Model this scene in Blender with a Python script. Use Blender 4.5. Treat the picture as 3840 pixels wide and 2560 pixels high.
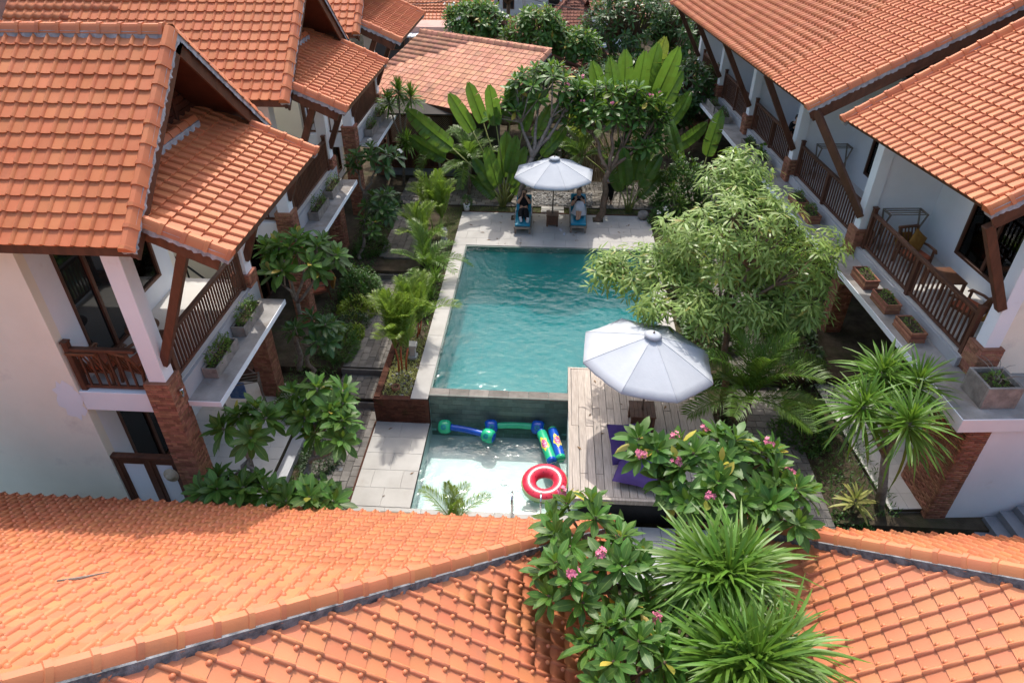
import bpy, bmesh, math, random
import numpy as np
from mathutils import Vector, Matrix, Euler
for _o in list(bpy.data.objects): bpy.data.objects.remove(_o, do_unlink=True)
sc = bpy.context.scene
RAD = math.radians
# ---------------------------------------------------------------- camera
CAMZ, PITCH, YAW = 11.5, RAD(35.45), RAD(3.44)
cd = bpy.data.cameras.new('camera'); cam = bpy.data.objects.new('camera', cd)
sc.collection.objects.link(cam); sc.camera = cam
cd.sensor_width = 36; cd.lens = 24.0; cd.clip_start = 0.1; cd.clip_end = 400
cam.location = (0, 0, CAMZ); cam.rotation_euler = (RAD(90) - PITCH, 0, YAW)
# ---------------------------------------------------------------- world, sun, exposure
SUN_EL, SUN_AZ = RAD(58), RAD(-6)          # azimuth measured from +Y towards +X
w = bpy.data.worlds.new('World'); sc.world = w; w.use_nodes = True
nt = w.node_tree; bg = nt.nodes['Background']
sky = nt.nodes.new('ShaderNodeTexSky'); sky.sky_type = 'NISHITA'; sky.sun_disc = False
sky.sun_elevation = SUN_EL; sky.sun_rotation = SUN_AZ
sky.air_density = 1.3; sky.dust_density = 4.0; sky.ozone_density = 0.9
nt.links.new(sky.outputs[0], bg.inputs[0]); bg.inputs[1].default_value = 0.15
sl = bpy.data.lights.new('sun', 'SUN'); sl.energy = 2.0; sl.angle = RAD(0.6); sl.color = (1.0, 0.95, 0.87)
sun = bpy.data.objects.new('sun', sl); sc.collection.objects.link(sun)
SV = Vector((math.sin(SUN_AZ) * math.cos(SUN_EL), math.cos(SUN_AZ) * math.cos(SUN_EL), math.sin(SUN_EL)))
sun.rotation_euler = SV.to_track_quat('Z', 'Y').to_euler(); sun.location = (0, 20, 30)
vs = sc.view_settings; vs.view_transform = 'Standard'; vs.look = 'None'; vs.exposure = 0.98; vs.gamma = 1
vs.use_curve_mapping = False
sc.render.resolution_x, sc.render.resolution_y = 1024, 682

C = sc.collection
RN = random.Random(11)
def uni(a, b): return RN.uniform(a, b)
def V3(*a): return Vector(a)
# ---------------------------------------------------------------- object helpers
ORG = {}
def org(p):
    while p is not None:
        if p.name in ORG: return ORG[p.name]
        p = p.parent
    return Vector((0, 0, 0))
def tag(o, label=None, cat=None, group=None, kind=None):
    if label: o['label'] = label
    if cat: o['category'] = cat
    if group: o['group'] = group
    if kind: o['kind'] = kind
    return o
def thing(name, label, cat, loc=(0, 0, 0), rz=0.0, group=None, world=True):
    """Empty at a thing's base. world=True: parts are written in world coordinates."""
    o = bpy.data.objects.new(name, None); o.empty_display_size = .2; C.objects.link(o)
    o.location = loc; o.rotation_euler = (0, 0, rz)
    ORG[o.name] = Vector(loc) if world else Vector((0, 0, 0))
    return tag(o, label, cat, group)
def link(name, me, parent=None, mtx=None):
    o = bpy.data.objects.new(name, me); C.objects.link(o)
    if parent is not None: o.parent = parent
    if mtx is not None:
        o.matrix_basis = Matrix.Translation(-org(parent)) @ mtx if parent is not None else mtx
    return o
class MB:
    def __init__(s): s.v = []; s.f = []; s.m = []
    def add(s, vs, fs, mi=0, mtx=None):
        b = len(s.v)
        if mtx is not None: vs = [mtx @ Vector(p) for p in vs]
        s.v += [tuple(p) for p in vs]; s.f += [tuple(i + b for i in f) for f in fs]; s.m += [mi] * len(fs)
        return s
    def box(s, a, b, mi=0, mtx=None):
        x0, y0, z0 = a; x1, y1, z1 = b
        vs = [(x0,y0,z0),(x1,y0,z0),(x1,y1,z0),(x0,y1,z0),(x0,y0,z1),(x1,y0,z1),(x1,y1,z1),(x0,y1,z1)]
        return s.add(vs, [(0,3,2,1),(4,5,6,7),(0,1,5,4),(1,2,6,5),(2,3,7,6),(3,0,4,7)], mi, mtx)
    def bar(s, p, q, w, h, up=(0, 0, 1), mi=0):
        p, q = Vector(p), Vector(q); d = (q - p); L = d.length; d.normalize()
        x = d.cross(Vector(up))
        if x.length < 1e-4: x = d.cross(Vector((1, 0, 0)))
        x.normalize(); z = x.cross(d)
        m = Matrix((( x.x, d.x, z.x, p.x), (x.y, d.y, z.y, p.y), (x.z, d.z, z.z, p.z), (0, 0, 0, 1)))
        return s.box((-w/2, 0, -h/2), (w/2, L, h/2), mi, m)
    def tube(s, pts, rs, n=8, mi=0, cap=True):
        pts = [Vector(p) for p in pts]; b = len(s.v); k = len(pts)
        if not hasattr(rs, '__len__'): rs = [rs] * k
        ref = None
        for i, p in enumerate(pts):
            t = (pts[min(i+1, k-1)] - pts[max(i-1, 0)]).normalized()
            if ref is None:
                ref = t.cross(Vector((0.13, 0.31, 0.94)))
                if ref.length < 1e-3: ref = t.cross(Vector((1, 0, 0)))
            x = (ref - t * ref.dot(t)).normalized(); y = t.cross(x); ref = x
            for j in range(n):
                a = 2 * math.pi * j / n
                s.v.append(tuple(p + (x * math.cos(a) + y * math.sin(a)) * rs[i]))
        for i in range(k - 1):
            for j in range(n):
                s.f.append((b+i*n+j, b+i*n+(j+1)%n, b+(i+1)*n+(j+1)%n, b+(i+1)*n+j)); s.m.append(mi)
        if cap:
            s.f.append(tuple(b+j for j in reversed(range(n)))); s.m.append(mi)
            s.f.append(tuple(b+(k-1)*n+j for j in range(n))); s.m.append(mi)
        return s
    def lathe(s, prof, n=24, c=(0, 0, 0), mi=0, mis=None):
        b = len(s.v); k = len(prof)
        for (r, z) in prof:
            for j in range(n):
                a = 2*math.pi*j/n; s.v.append((c[0]+r*math.cos(a), c[1]+r*math.sin(a), c[2]+z))
        for i in range(k-1):
            for j in range(n):
                s.f.append((b+i*n+j, b+i*n+(j+1)%n, b+(i+1)*n+(j+1)%n, b+(i+1)*n+j)); s.m.append(mis[i] if mis else mi)
        return s
    def poly(s, pts, th, nrm=None, mi=0):
        """prism: polygon pts pushed back by th along -normal"""
        pts = [Vector(p) for p in pts]
        n = nrm or (pts[1]-pts[0]).cross(pts[2]-pts[1]).normalized()
        n = Vector(n); k = len(pts); b = len(s.v)
        s.v += [tuple(p) for p in pts] + [tuple(p - n*th) for p in pts]
        s.f.append(tuple(b+i for i in range(k))); s.f.append(tuple(b+k+i for i in reversed(range(k))))
        for i in range(k): s.f.append((b+i, b+k+i, b+k+(i+1)%k, b+(i+1)%k))
        s.m += [mi]*(k+2); return s
    def mesh(s, name, mats, smooth=False, off=None):
        me = bpy.data.meshes.new(name)
        vs = s.v
        if off is not None and off.length > 0: vs = [(p[0]-off.x, p[1]-off.y, p[2]-off.z) for p in vs]
        me.from_pydata(vs, [], s.f)
        if not isinstance(mats, (list, tuple)): mats = [mats]
        for m in mats: me.materials.append(m)
        if len(mats) > 1: me.polygons.foreach_set('material_index', s.m)
        if smooth: me.polygons.foreach_set('use_smooth', [True]*len(me.polygons))
        me.update(); return me
    def build(s, name, mats, parent=None, smooth=False, bev=0):
        off = org(parent) if parent is not None else None
        o = link(name, s.mesh(name, mats, smooth, off), parent)
        if bev:
            md = o.modifiers.new('bevel', 'BEVEL'); md.width = bev; md.segments = 2; md.limit_method = 'ANGLE'
        return o
def arr(me):
    """mesh -> arrays for joining"""
    v = np.empty(len(me.vertices)*3, np.float32); me.vertices.foreach_get('co', v)
    lt = np.empty(len(me.polygons), np.int32); me.polygons.foreach_get('loop_total', lt)
    vi = np.empty(len(me.loops), np.int32); me.loops.foreach_get('vertex_index', vi)
    return v.reshape(-1, 3), lt, vi
def joined(name, parts, mats, parent=None, smooth=True, kind=None):
    """parts: list of (mesh, [matrices]); one mesh object of all copies"""
    off = org(parent) if parent is not None else Vector((0, 0, 0))
    AV, AL, AI, AM, nb = [], [], [], [], 0
    for me, ms in parts:
        if not ms: continue
        v, lt, vi = arr(me)
        M = np.array([[list(r) for r in m] for m in ms], np.float32)
        P = np.einsum('kij,nj->kni', M[:, :3, :3], v) + M[:, None, :3, 3]
        k, n = len(ms), len(v)
        AV.append(P.reshape(-1, 3)); AL.append(np.tile(lt, k))
        AI.append((vi[None, :] + (np.arange(k)*n)[:, None]).ravel() + nb); nb += k*n
        mi = np.zeros(len(me.polygons), np.int32); me.polygons.foreach_get('material_index', mi)
        AM.append(np.tile(mi, k))
    if not AV: return None
    V = np.concatenate(AV); V -= np.array(off, np.float32); L = np.concatenate(AL); I = np.concatenate(AI).astype(np.int32)
    me = bpy.data.meshes.new(name)
    me.vertices.add(len(V)); me.vertices.foreach_set('co', V.ravel())
    me.loops.add(len(I)); me.loops.foreach_set('vertex_index', I)
    me.polygons.add(len(L)); st = np.zeros(len(L), np.int32); st[1:] = np.cumsum(L)[:-1]
    me.polygons.foreach_set('loop_start', st); me.polygons.foreach_set('loop_total', L)
    for m in (mats if isinstance(mats, (list, tuple)) else [mats]): me.materials.append(m)
    me.polygons.foreach_set('material_index', np.concatenate(AM))
    if smooth: me.polygons.foreach_set('use_smooth', [True]*len(L))
    me.update(calc_edges=True); me.validate()
    o = link(name, me, parent)
    if kind: o['kind'] = kind
    return o
_fw = Vector((-math.sin(YAW)*math.cos(PITCH), math.cos(YAW)*math.cos(PITCH), -math.sin(PITCH)))
_rt = Vector((math.cos(YAW), math.sin(YAW), 0)); _up = _rt.cross(_fw); CP = Vector((0, 0, CAMZ))
def seen(p):
    """rough apparent size of a piece at p (0 when outside the picture): decides which pieces become objects"""
    v = Vector(p) - CP; d = v.dot(_fw)
    if d < .3: return 0
    x, y = v.dot(_rt)/d, v.dot(_up)/d
    return 0 if abs(x) > .78 or abs(y) > .53 else 1/d
# ---------------------------------------------------------------- materials
def srgb(r, g, b):
    f = lambda c: (c/255/12.92) if c/255 <= .04045 else ((c/255+.055)/1.055)**2.4
    return (f(r), f(g), f(b))
def NM(name):
    m = bpy.data.materials.new(name); m.use_nodes = True
    return m, m.node_tree, m.node_tree.nodes, m.node_tree.nodes['Principled BSDF']
def noise_node(nt, scale, detail=4, rough=.55, vec=None, dim='3D', stretch=None):
    n = nt.nodes.new('ShaderNodeTexNoise'); n.inputs['Scale'].default_value = scale
    n.inputs['Detail'].default_value = detail; n.inputs['Roughness'].default_value = rough
    if vec is not None:
        if stretch:
            mp = nt.nodes.new('ShaderNodeMapping'); mp.inputs['Scale'].default_value = stretch
            nt.links.new(vec, mp.inputs[0]); vec = mp.outputs[0]
        nt.links.new(vec, n.inputs['Vector'])
    return n.outputs['Fac']
def ramp(nt, fac, stops):
    r = nt.nodes.new('ShaderNodeValToRGB'); e = r.color_ramp.elements
    while len(e) < len(stops): e.new(.5)
    for k, (p, c) in enumerate(stops):
        e[k].position = p; e[k].color = (*c, 1) if len(c) == 3 else c
    nt.links.new(fac, r.inputs[0]); return r.outputs[0]
def mixc(nt, fac, a, b, mode='MIX'):
    m = nt.nodes.new('ShaderNodeMix'); m.data_type = 'RGBA'; m.blend_type = mode
    def st(sock, v):
        if hasattr(v, 'links'): nt.links.new(v, sock)
        elif isinstance(v, (int, float)): sock.default_value = v
        else: sock.default_value = (*v, 1)
    st(m.inputs[0], fac); st(m.inputs[6], a); st(m.inputs[7], b); return m.outputs[2]
def math_n(nt, op, a, b=None):
    m = nt.nodes.new('ShaderNodeMath'); m.operation = op
    for k, v in enumerate((a, b)):
        if v is None: continue
        if hasattr(v, 'links'): nt.links.new(v, m.inputs[k])
        else: m.inputs[k].default_value = v
    return m.outputs[0]
def rnd(nt):
    oi = nt.nodes.new('ShaderNodeObjectInfo'); g = nt.nodes.new('ShaderNodeNewGeometry')
    s = math_n(nt, 'ADD', oi.outputs['Random'], g.outputs['Random Per Island'])
    return math_n(nt, 'FRACT', s)
def worldpos(nt):
    return nt.nodes.new('ShaderNodeNewGeometry').outputs['Position']
def bumpn(nt, bs, h, strength, dist=.02):
    b = nt.nodes.new('ShaderNodeBump'); b.inputs['Strength'].default_value = strength; b.inputs['Distance'].default_value = dist
    nt.links.new(h, b.inputs['Height']); nt.links.new(b.outputs[0], bs.inputs['Normal'])
def MAT(name, c1, c2, scale=3, rough=.75, rv=0.0, bump=.0, bscale=40, spec=.35, stain=None, stretch=None, metal=0, hue=0):
    """two-tone noise colour, per-piece variation rv, optional stain (colour, scale, threshold, amount)"""
    m, nt, N, bs = NM(name); p = worldpos(nt)
    f = noise_node(nt, scale, 6, .6, p, stretch=stretch)
    col = ramp(nt, f, [(.3, c1), (.7, c2)])
    if stain:
        sf = noise_node(nt, stain[1], 7, .7, p)
        sm = ramp(nt, sf, [(stain[2], (0, 0, 0)), (min(1, stain[2]+.18), (stain[3],)*3)])
        col = mixc(nt, sm, col, stain[0])
    if rv or hue:
        h = N.new('ShaderNodeHueSaturation'); r = rnd(nt)
        nt.links.new(math_n(nt, 'ADD', math_n(nt, 'MULTIPLY', r, 2*rv), 1-rv), h.inputs['Value'])
        if hue:
            r2 = math_n(nt, 'FRACT', math_n(nt, 'MULTIPLY', r, 7.31))
            nt.links.new(math_n(nt, 'ADD', math_n(nt, 'MULTIPLY', r2, 2*hue), .5-hue), h.inputs['Hue'])
        nt.links.new(col, h.inputs['Color']); col = h.outputs[0]
    nt.links.new(col, bs.inputs['Base Color'])
    bs.inputs['Roughness'].default_value = rough; bs.inputs['Specular IOR Level'].default_value = spec
    bs.inputs['Metallic'].default_value = metal
    if bump: bumpn(nt, bs, noise_node(nt, bscale, 5, .6, p, stretch=stretch), bump)
    return m
def LEAF(name, c1, c2, back=None, rough=.42, trans=.35, rv=.25, hue=.02, vein=False, old=None):
    m, nt, N, bs = NM(name); r = rnd(nt); p = worldpos(nt)
    f = noise_node(nt, 1.1, 3, .5, p)
    col = mixc(nt, math_n(nt, 'ADD', math_n(nt, 'MULTIPLY', r, .55), math_n(nt, 'MULTIPLY', f, .45)), c1, c2)
    if old:
        o_ = ramp(nt, math_n(nt, 'FRACT', math_n(nt, 'MULTIPLY', r, 13.7)), [(.965, (0,0,0)), (.98, (1,1,1))])
        col = mixc(nt, o_, col, old)
    h = N.new('ShaderNodeHueSaturation')
    r3 = math_n(nt, 'FRACT', math_n(nt, 'MULTIPLY', r, 5.3))
    nt.links.new(math_n(nt, 'ADD', math_n(nt, 'MULTIPLY', r3, 2*rv), 1-rv), h.inputs['Value'])
    nt.links.new(math_n(nt, 'ADD', math_n(nt, 'MULTIPLY', r, 2*hue), .5-hue), h.inputs['Hue'])
    nt.links.new(col, h.inputs['Color']); col = h.outputs[0]
    if vein:
        tc = N.new('ShaderNodeTexCoord'); sx = N.new('ShaderNodeSeparateXYZ'); nt.links.new(tc.outputs['UV'], sx.inputs[0])
        d = math_n(nt, 'ABSOLUTE', math_n(nt, 'SUBTRACT', sx.outputs[0], .5))
        mid = ramp(nt, d, [(.0, (1,1,1)), (.045, (0,0,0))])
        col = mixc(nt, math_n(nt, 'MULTIPLY', mid, .6), col, (.30, .42, .10))
    nt.links.new(col, bs.inputs['Base Color']); bs.inputs['Roughness'].default_value = rough
    bs.inputs['Specular IOR Level'].default_value = .4
    tr = N.new('ShaderNodeBsdfTranslucent')
    tcol = mixc(nt, .5, col, back or (.25, .42, .04))
    nt.links.new(tcol, tr.inputs[0])
    mx = N.new('ShaderNodeMixShader'); mx.inputs[0].default_value = trans
    nt.links.new(bs.outputs[0], mx.inputs[1]); nt.links.new(tr.outputs[0], mx.inputs[2])
    nt.links.new(mx.outputs[0], N['Material Output'].inputs[0])
    return m
mt = {}
mt['tile'] = MAT('terracotta_tile', (.46, .138, .056), (.535, .188, .084), 1.6, .58, .09, .12, 60, .3, stain=((.17, .085, .055), 1.3, .60, .5), hue=.004)
mt['tile_new'] = MAT('terracotta_glazed', (.49, .16, .07), (.565, .205, .097), .8, .52, .11, .10, 50, .4, stain=((.27, .13, .085), 1.1, .57, .42), hue=.006)
mt['tile_old'] = MAT('terracotta_faded', (.42, .19, .12), (.52, .26, .17), 1.2, .8, .16, .1, 50, .2, stain=((.12, .09, .08), 1.0, .55, .7), hue=.01)
mt['tile_brown'] = MAT('terracotta_brown', (.20, .085, .06), (.30, .13, .09), 1.5, .85, .25, .1, 50, .2)
mt['mortar'] = MAT('ridge_mortar', (.05, .055, .065), (.30, .31, .33), 6, .95, 0, .8, 45, .1)
mt['mortar_lt'] = MAT('rake_mortar', (.20, .21, .23), (.52, .54, .58), 5, .95, 0, .8, 45, .1, stain=((.08, .08, .09), 4, .56, .8))
mt['wood'] = MAT('dark_stained_wood', (.066, .026, .015), (.130, .052, .029), 7, .5, .14, .25, 30, .4, stretch=(1, 1, .25))
mt['wood_red'] = MAT('red_brown_boards', (.060, .020, .013), (.10, .034, .021), 5, .55, .18, .2, 30, .35)
mt['white'] = MAT('white_render', (.72, .755, .80), (.78, .815, .86), 1.2, .85, 0, .10, 60, .2, stain=((.55, .50, .47), 1.6, .62, .5))
mt['cream'] = MAT('cream_render', (.76, .72, .60), (.84, .80, .68), .9, .9, 0, .12, 40, .15, stain=((.46, .41, .36), .9, .56, .5))
mt['yellow'] = MAT('ochre_render', (.52, .40, .22), (.58, .45, .26), .8, .9, 0, .1, 40, .15)
mt['conc'] = MAT('stained_concrete', (.19, .18, .17), (.36, .345, .33), 1.8, .8, 0, .25, 30, .3, stain=((.20, .13, .08), 1.1, .52, .65))
mt['conc_dk'] = MAT('planter_concrete', (.16, .145, .13), (.33, .30, .27), 4, .9, .1, .4, 30, .2, stain=((.07, .065, .06), 3, .55, .6))
mt['brick'] = MAT('red_brick', (.25, .11, .068), (.37, .175, .11), 9, .9, .30, .5, 60, .15, stain=((.09, .055, .045), 2.2, .62, .6), hue=.012)
mt['brickmat'] = MAT('brick_mortar', (.20, .105, .075), (.28, .14, .095), 12, .95, 0, .5, 60, .1)
mt['brick_dk'] = MAT('mossy_brick', (.055, .024, .017), (.105, .042, .027), 5, .9, .3, .5, 50, .15, stain=((.04, .055, .012), 2.4, .58, .8))
mt['stone'] = MAT('pale_limestone', (.34, .325, .30), (.425, .41, .385), 1.4, .75, .035, .15, 40, .3, stain=((.29, .26, .22), 1.2, .57, .55))
mt['tilegrey'] = MAT('light_grey_tile', (.34, .35, .37), (.42, .43, .45), 1.0, .5, .05, .05, 40, .4, stain=((.33, .33, .33), 1.3, .6, .4))
mt['floor'] = MAT('cream_floor_tile', (.55, .53, .50), (.62, .60, .57), 1.0, .35, .04, .03, 40, .5)
mt['paver'] = MAT('grey_basalt_paver', (.115, .105, .095), (.20, .185, .17), 3.5, .8, .22, .4, 40, .3, stain=((.06, .055, .05), 2.0, .58, .6))
mt['paver_lt'] = MAT('worn_sandstone_paver', (.135, .125, .112), (.225, .205, .185), 3, .85, .2, .4, 40, .2, stain=((.12, .11, .09), 2.0, .55, .6))
mt['soil'] = MAT('dark_soil', (.045, .034, .024), (.10, .08, .055), 3, 1, 0, .8, 25, .1, stain=((.035, .05, .015), 1.2, .5, .6))
mt['poolstone'] = MAT('green_pool_stone', (.20, .40, .40), (.30, .50, .48), 1.2, .5, .16, .1, 30, .4)
mt['poolpale'] = MAT('pale_pool_stone', (.34, .44, .43), (.44, .53, .51), 1.2, .5, .08, .1, 30, .4)
mt['poolstone_dk'] = MAT('green_pool_stone_wall', (.075, .125, .11), (.145, .20, .17), 2.2, .45, .22, .2, 30, .4, stain=((.16, .11, .075), 2.0, .62, .35))
mt['deck'] = MAT('weathered_teak', (.34, .29, .25), (.52, .455, .40), 5, .8, .14, .3, 30, .25, stretch=(6, .5, 1), stain=((.19, .15, .12), 3, .6, .4))
mt['black'] = MAT('dark_metal', (.012, .012, .013), (.022, .022, .024), 5, .45, 0, 0, 1, .4)
mt['grey_ledge'] = MAT('grey_paint', (.17, .18, .20), (.24, .25, .27), 2, .7, 0, .1, 30, .3)
mt['rock'] = MAT('river_pebble', (.10, .10, .10), (.30, .29, .28), 4, .7, .4, .1, 30, .3)
mt['thatch'] = MAT('grass_thatch', (.16, .115, .08), (.30, .225, .16), 18, 1, .2, 1.0, 60, .05, stretch=(1, 1, .2))
mt['trunk'] = MAT('grey_bark', (.14, .115, .095), (.30, .26, .22), 9, .9, 0, .7, 30, .15, stain=((.42, .40, .36), 5, .6, .5))
mt['trunk_br'] = MAT('brown_bark', (.11, .075, .05), (.22, .155, .11), 7, .9, 0, .8, 30, .15)
mt['stem'] = MAT('green_stem', (.16, .19, .05), (.26, .29, .09), 6, .6, 0, .1, 30, .3)
mt['glass'], _nt, _N, _bs = NM('dark_window_glass')
_bs.inputs['Base Color'].default_value = (.012, .016, .018, 1); _bs.inputs['Roughness'].default_value = .04; _bs.inputs['Specular IOR Level'].default_value = .6
mt['curtain'] = MAT('pale_curtain', (.42, .48, .52), (.58, .62, .66), 4, .9, 0, .1, 20, .1, stretch=(8, 8, .3))
mt['steel'] = MAT('polished_steel', (.62, .62, .62), (.70, .70, .70), 2, .15, 0, 0, 1, .5, metal=1)
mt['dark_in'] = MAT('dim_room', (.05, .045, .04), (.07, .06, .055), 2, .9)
mt['roofwhite'] = MAT('corrugated_sheet', (.55, .55, .55), (.70, .70, .72), 1.5, .5, .1)
# ---------------------------------------------------------------- roof tiles
def tile_mesh(name, mat, W=.25, L=.33, roll=.050, knob=True, flat=False):
    b = MB()
    if flat: prof = [(.0, .0), (.004, .030), (.022, .030), (.03, .014), (W-.012, .014), (W-.010, .0)]
    else: prof = [(-.034, .0), (-.025, roll*.70), (-.003, roll), (.020, roll*.70), (.034, .002), (W*.5, -.008), (W-.03, .004), (W+.002, .014)]
    n = len(prof); th = (.020 if knob else .034) if not flat else .014
    vs = [(x, 0, z+th) for x, z in prof] + [(x, L*.5, z+th*.45) for x, z in prof] + [(x, L, z-.004) for x, z in prof] + [(x, .004, z-.004) for x, z in prof]
    fs = []
    if knob:      # the side roll is a short bar that sinks into the upper half of the tile
        for i in range(n):
            if 0 < i < 5: vs[2*n+i] = (prof[i][0], L, prof[i][1]*.35-.004); vs[n+i] = (prof[i][0], L*.62, prof[i][1]*.92+th*.35)
            else: vs[n+i] = (prof[i][0], L*.62, prof[i][1]+th*.35)
    for r in (0, 1):
        fs += [(r*n+i, r*n+i+1, (r+1)*n+i+1, (r+1)*n+i) for i in range(n-1)]
    fs += [(i, 3*n+i, 3*n+i+1, i+1) for i in range(n-1)]
    b.add(vs, fs)
    if knob:
        cx, cy, r = W-.052, .042, .040; k = 7; q = len(b.v)
        ring = [(cx+r*math.cos(2*math.pi*i/k), cy+r*math.sin(2*math.pi*i/k), th-.006) for i in range(k)]
        ring2 = [(cx+r*.7*math.cos(2*math.pi*i/k), cy+r*.7*math.sin(2*math.pi*i/k), th+.024) for i in range(k)]
        b.add(ring+ring2+[(cx, cy, th+.036)], [(i, (i+1) % k, k+(i+1) % k, k+i) for i in range(k)] + [(k+i, k+(i+1) % k, 2*k) for i in range(k)])
    me = b.mesh(name, mat, True)
    return me
def sharp(me, deg):
    bm = bmesh.new(); bm.from_mesh(me)
    for e in bm.edges:
        if len(e.link_faces) == 2 and e.calc_face_angle(0) > RAD(deg): e.smooth = False
    bm.to_mesh(me); bm.free(); return me
TILE = {k: sharp(tile_mesh('tile', mt[k], knob=(k == 'tile_new')), 50) for k in ('tile', 'tile_new', 'tile_brown')}
TILE['tile_old'] = sharp(tile_mesh('tile', mt['tile_old'], W=.30, L=.37, knob=False, flat=True), 50)
def cap_mesh(mat, w=.125, h=.12, L=.40):
    b = MB()
    pr = [(-w, -h*.55), (-w*.62, h*.28), (-w*.30, h*.62), (w*.30, h*.62), (w*.62, h*.28), (w, -h*.55)]
    def sec(y, s, dz=0): return [(x*s, y, z*s+dz) for x, z in pr]
    rows = [sec(-.01, 1.13, .008), sec(.055, 1.13, .008), sec(.062, 1.0), sec(L, .98, -.004)]
    vs = sum(rows, []); n = len(pr); fs = []
    for r in range(3): fs += [(r*n+i, (r+1)*n+i, (r+1)*n+i+1, r*n+i+1) for i in range(n-1)]
    fs.append(tuple(range(n)))
    b.add(vs, fs); return sharp(b.mesh('ridge_tile', mat, True), 35)
CAP = {k: cap_mesh(mt[k]) for k in ('tile', 'tile_new', 'tile_old', 'tile_brown')}
def frame(p, x, y, z):
    return Matrix(((x.x, y.x, z.x, p.x), (x.y, y.y, z.y, p.y), (x.z, y.z, z.z, p.z), (0, 0, 0, 1)))
class Tiles:
    def __init__(s, roof, kind, nmax=300): s.roof, s.kind, s.nmax, s.c = roof, kind, nmax, []
    def slope(s, O, U, V, L, S, clips=(), tw=.25, tl=.28, lift=.0):
        O, U, V = Vector(O), Vector(U).normalized(), Vector(V).normalized(); N = U.cross(V)
        rows, cols = int(math.ceil(S/tl)), int(round(L/tw))
        for i in range(rows):
            for j in range(cols):
                p = O + U*(j*tw) + V*(i*tl) + N*(lift+uni(-.003, .003)); c = p + U*tw*.5 + V*tl*.5
                cut = []; out = False
                for (q, n) in clips:
                    d = (c-q).dot(n)
                    if d < -.20: out = True; break
                    if d < .24: cut.append((q, n))
                if out: continue
                a = uni(-.012, .012)
                m = frame(p, U*math.cos(a)+V*math.sin(a), V*math.cos(a)-U*math.sin(a), N)
                vis = seen(c) * (1 if N.dot(CP-c) > 0 else .01)
                s.c.append((vis, m, cut, S - i*tl))
    def finish(s):
        me = TILE[s.kind]; s.c.sort(key=lambda t: -t[0]); rest = []; cutrest = bmesh.new(); nc = 0
        used = 0
        for (vis, m, cut, rem) in s.c:
            if not cut:
                if used < s.nmax and vis > .008: link('tile', me, s.roof, m); used += 1
                else: rest.append(m)
                continue
            bm = bmesh.new(); bm.from_mesh(me); bmesh.ops.transform(bm, matrix=Matrix.Translation(-org(s.roof)) @ m, verts=bm.verts)
            o = org(s.roof)
            for (q, n) in cut:
                bmesh.ops.bisect_plane(bm, geom=bm.verts[:]+bm.edges[:]+bm.faces[:], plane_co=q-o, plane_no=-n, clear_outer=True)
            if not bm.faces: bm.free(); continue
            mm = bpy.data.meshes.new('tile_cut'); bm.to_mesh(mm); bm.free(); mm.materials.append(mt[s.kind])
            if used < s.nmax and vis > .008: link('tile', mm, s.roof); used += 1
            else: cutrest.from_mesh(mm)
        if rest: joined('roof_tiles', [(me, rest)], mt[s.kind], s.roof, kind='stuff')
        if cutrest.faces:
            mm = bpy.data.meshes.new('cut_tiles'); cutrest.to_mesh(mm); mm.materials.append(mt[s.kind])
            o = link('cut_tiles', mm, s.roof); o['kind'] = 'stuff'
        cutrest.free()
def ridge(roof, P0, P1, kind='tile', up=(0, 0, 1), mortar=True, drop=.12, w=.105, lift=.05, scale=1.0):
    P0, P1 = Vector(P0), Vector(P1); d = P1-P0; L = d.length; d.normalize()
    x = d.cross(Vector(up)).normalized(); z = x.cross(d)
    step = .36*scale; n = max(1, int(round(L/step))); st = L/n
    for i in range(n):
        p = P0 + d*(i*st) + z*(lift+uni(-.004, .004))
        link('ridge_tile', CAP[kind], roof, frame(p, x, d, z) @ Matrix.Diagonal((scale, st/.36, scale, 1)) @ Matrix.Rotation(uni(-.012, .012), 4, 'Z'))
    if mortar:
        b = MB(); k = max(3, int(L/.05)); vs = []
        for i in range(k+1):
            p = P0 + d*(L*i/k); j1, j2 = uni(-.018, .022), uni(-.018, .022)
            a = w*scale
            vs += [p-x*(a+.012*j1/.02)-z*(drop+j1), p-x*a*.92+z*.03, p+x*a*.92+z*.03, p+x*(a+.012*j2/.02)-z*(drop+j2)]
        fs = []
        for i in range(k): fs += [(4*i+q, 4*i+q+1, 4*i+q+5, 4*i+q+4) for q in range(3)]
        fs += [(0, 3, 2, 1), (4*k, 4*k+1, 4*k+2, 4*k+3)]
        b.add(vs, fs).build('mortar', mt['mortar_lt' if kind == 'tile' else 'mortar'], roof)
def wallgrid(b, axis, t0, t1, a0, a1, z0, z1, holes, mi=0):
    """wall slab between t0,t1 on its thin axis, running a0..a1, with rectangular holes (a,b,z,z)"""
    As = sorted({a0, a1, *[h[0] for h in holes], *[h[1] for h in holes]}); Zs = sorted({z0, z1, *[h[2] for h in holes], *[h[3] for h in holes]})
    for i in range(len(As)-1):
        for j in range(len(Zs)-1):
            ca, cz = (As[i]+As[i+1])/2, (Zs[j]+Zs[j+1])/2
            if any(h[0] < ca < h[1] and h[2] < cz < h[3] for h in holes): continue
            if axis == 'x': b.box((t0, As[i], Zs[j]), (t1, As[i+1], Zs[j+1]), mi)
            else: b.box((As[i], t0, Zs[j]), (As[i+1], t1, Zs[j+1]), mi)
    return b
def box_part(name, a, b, mat, parent, bev=.006): return MB().box(a, b).build(name, mat, parent, bev=bev)
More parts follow.
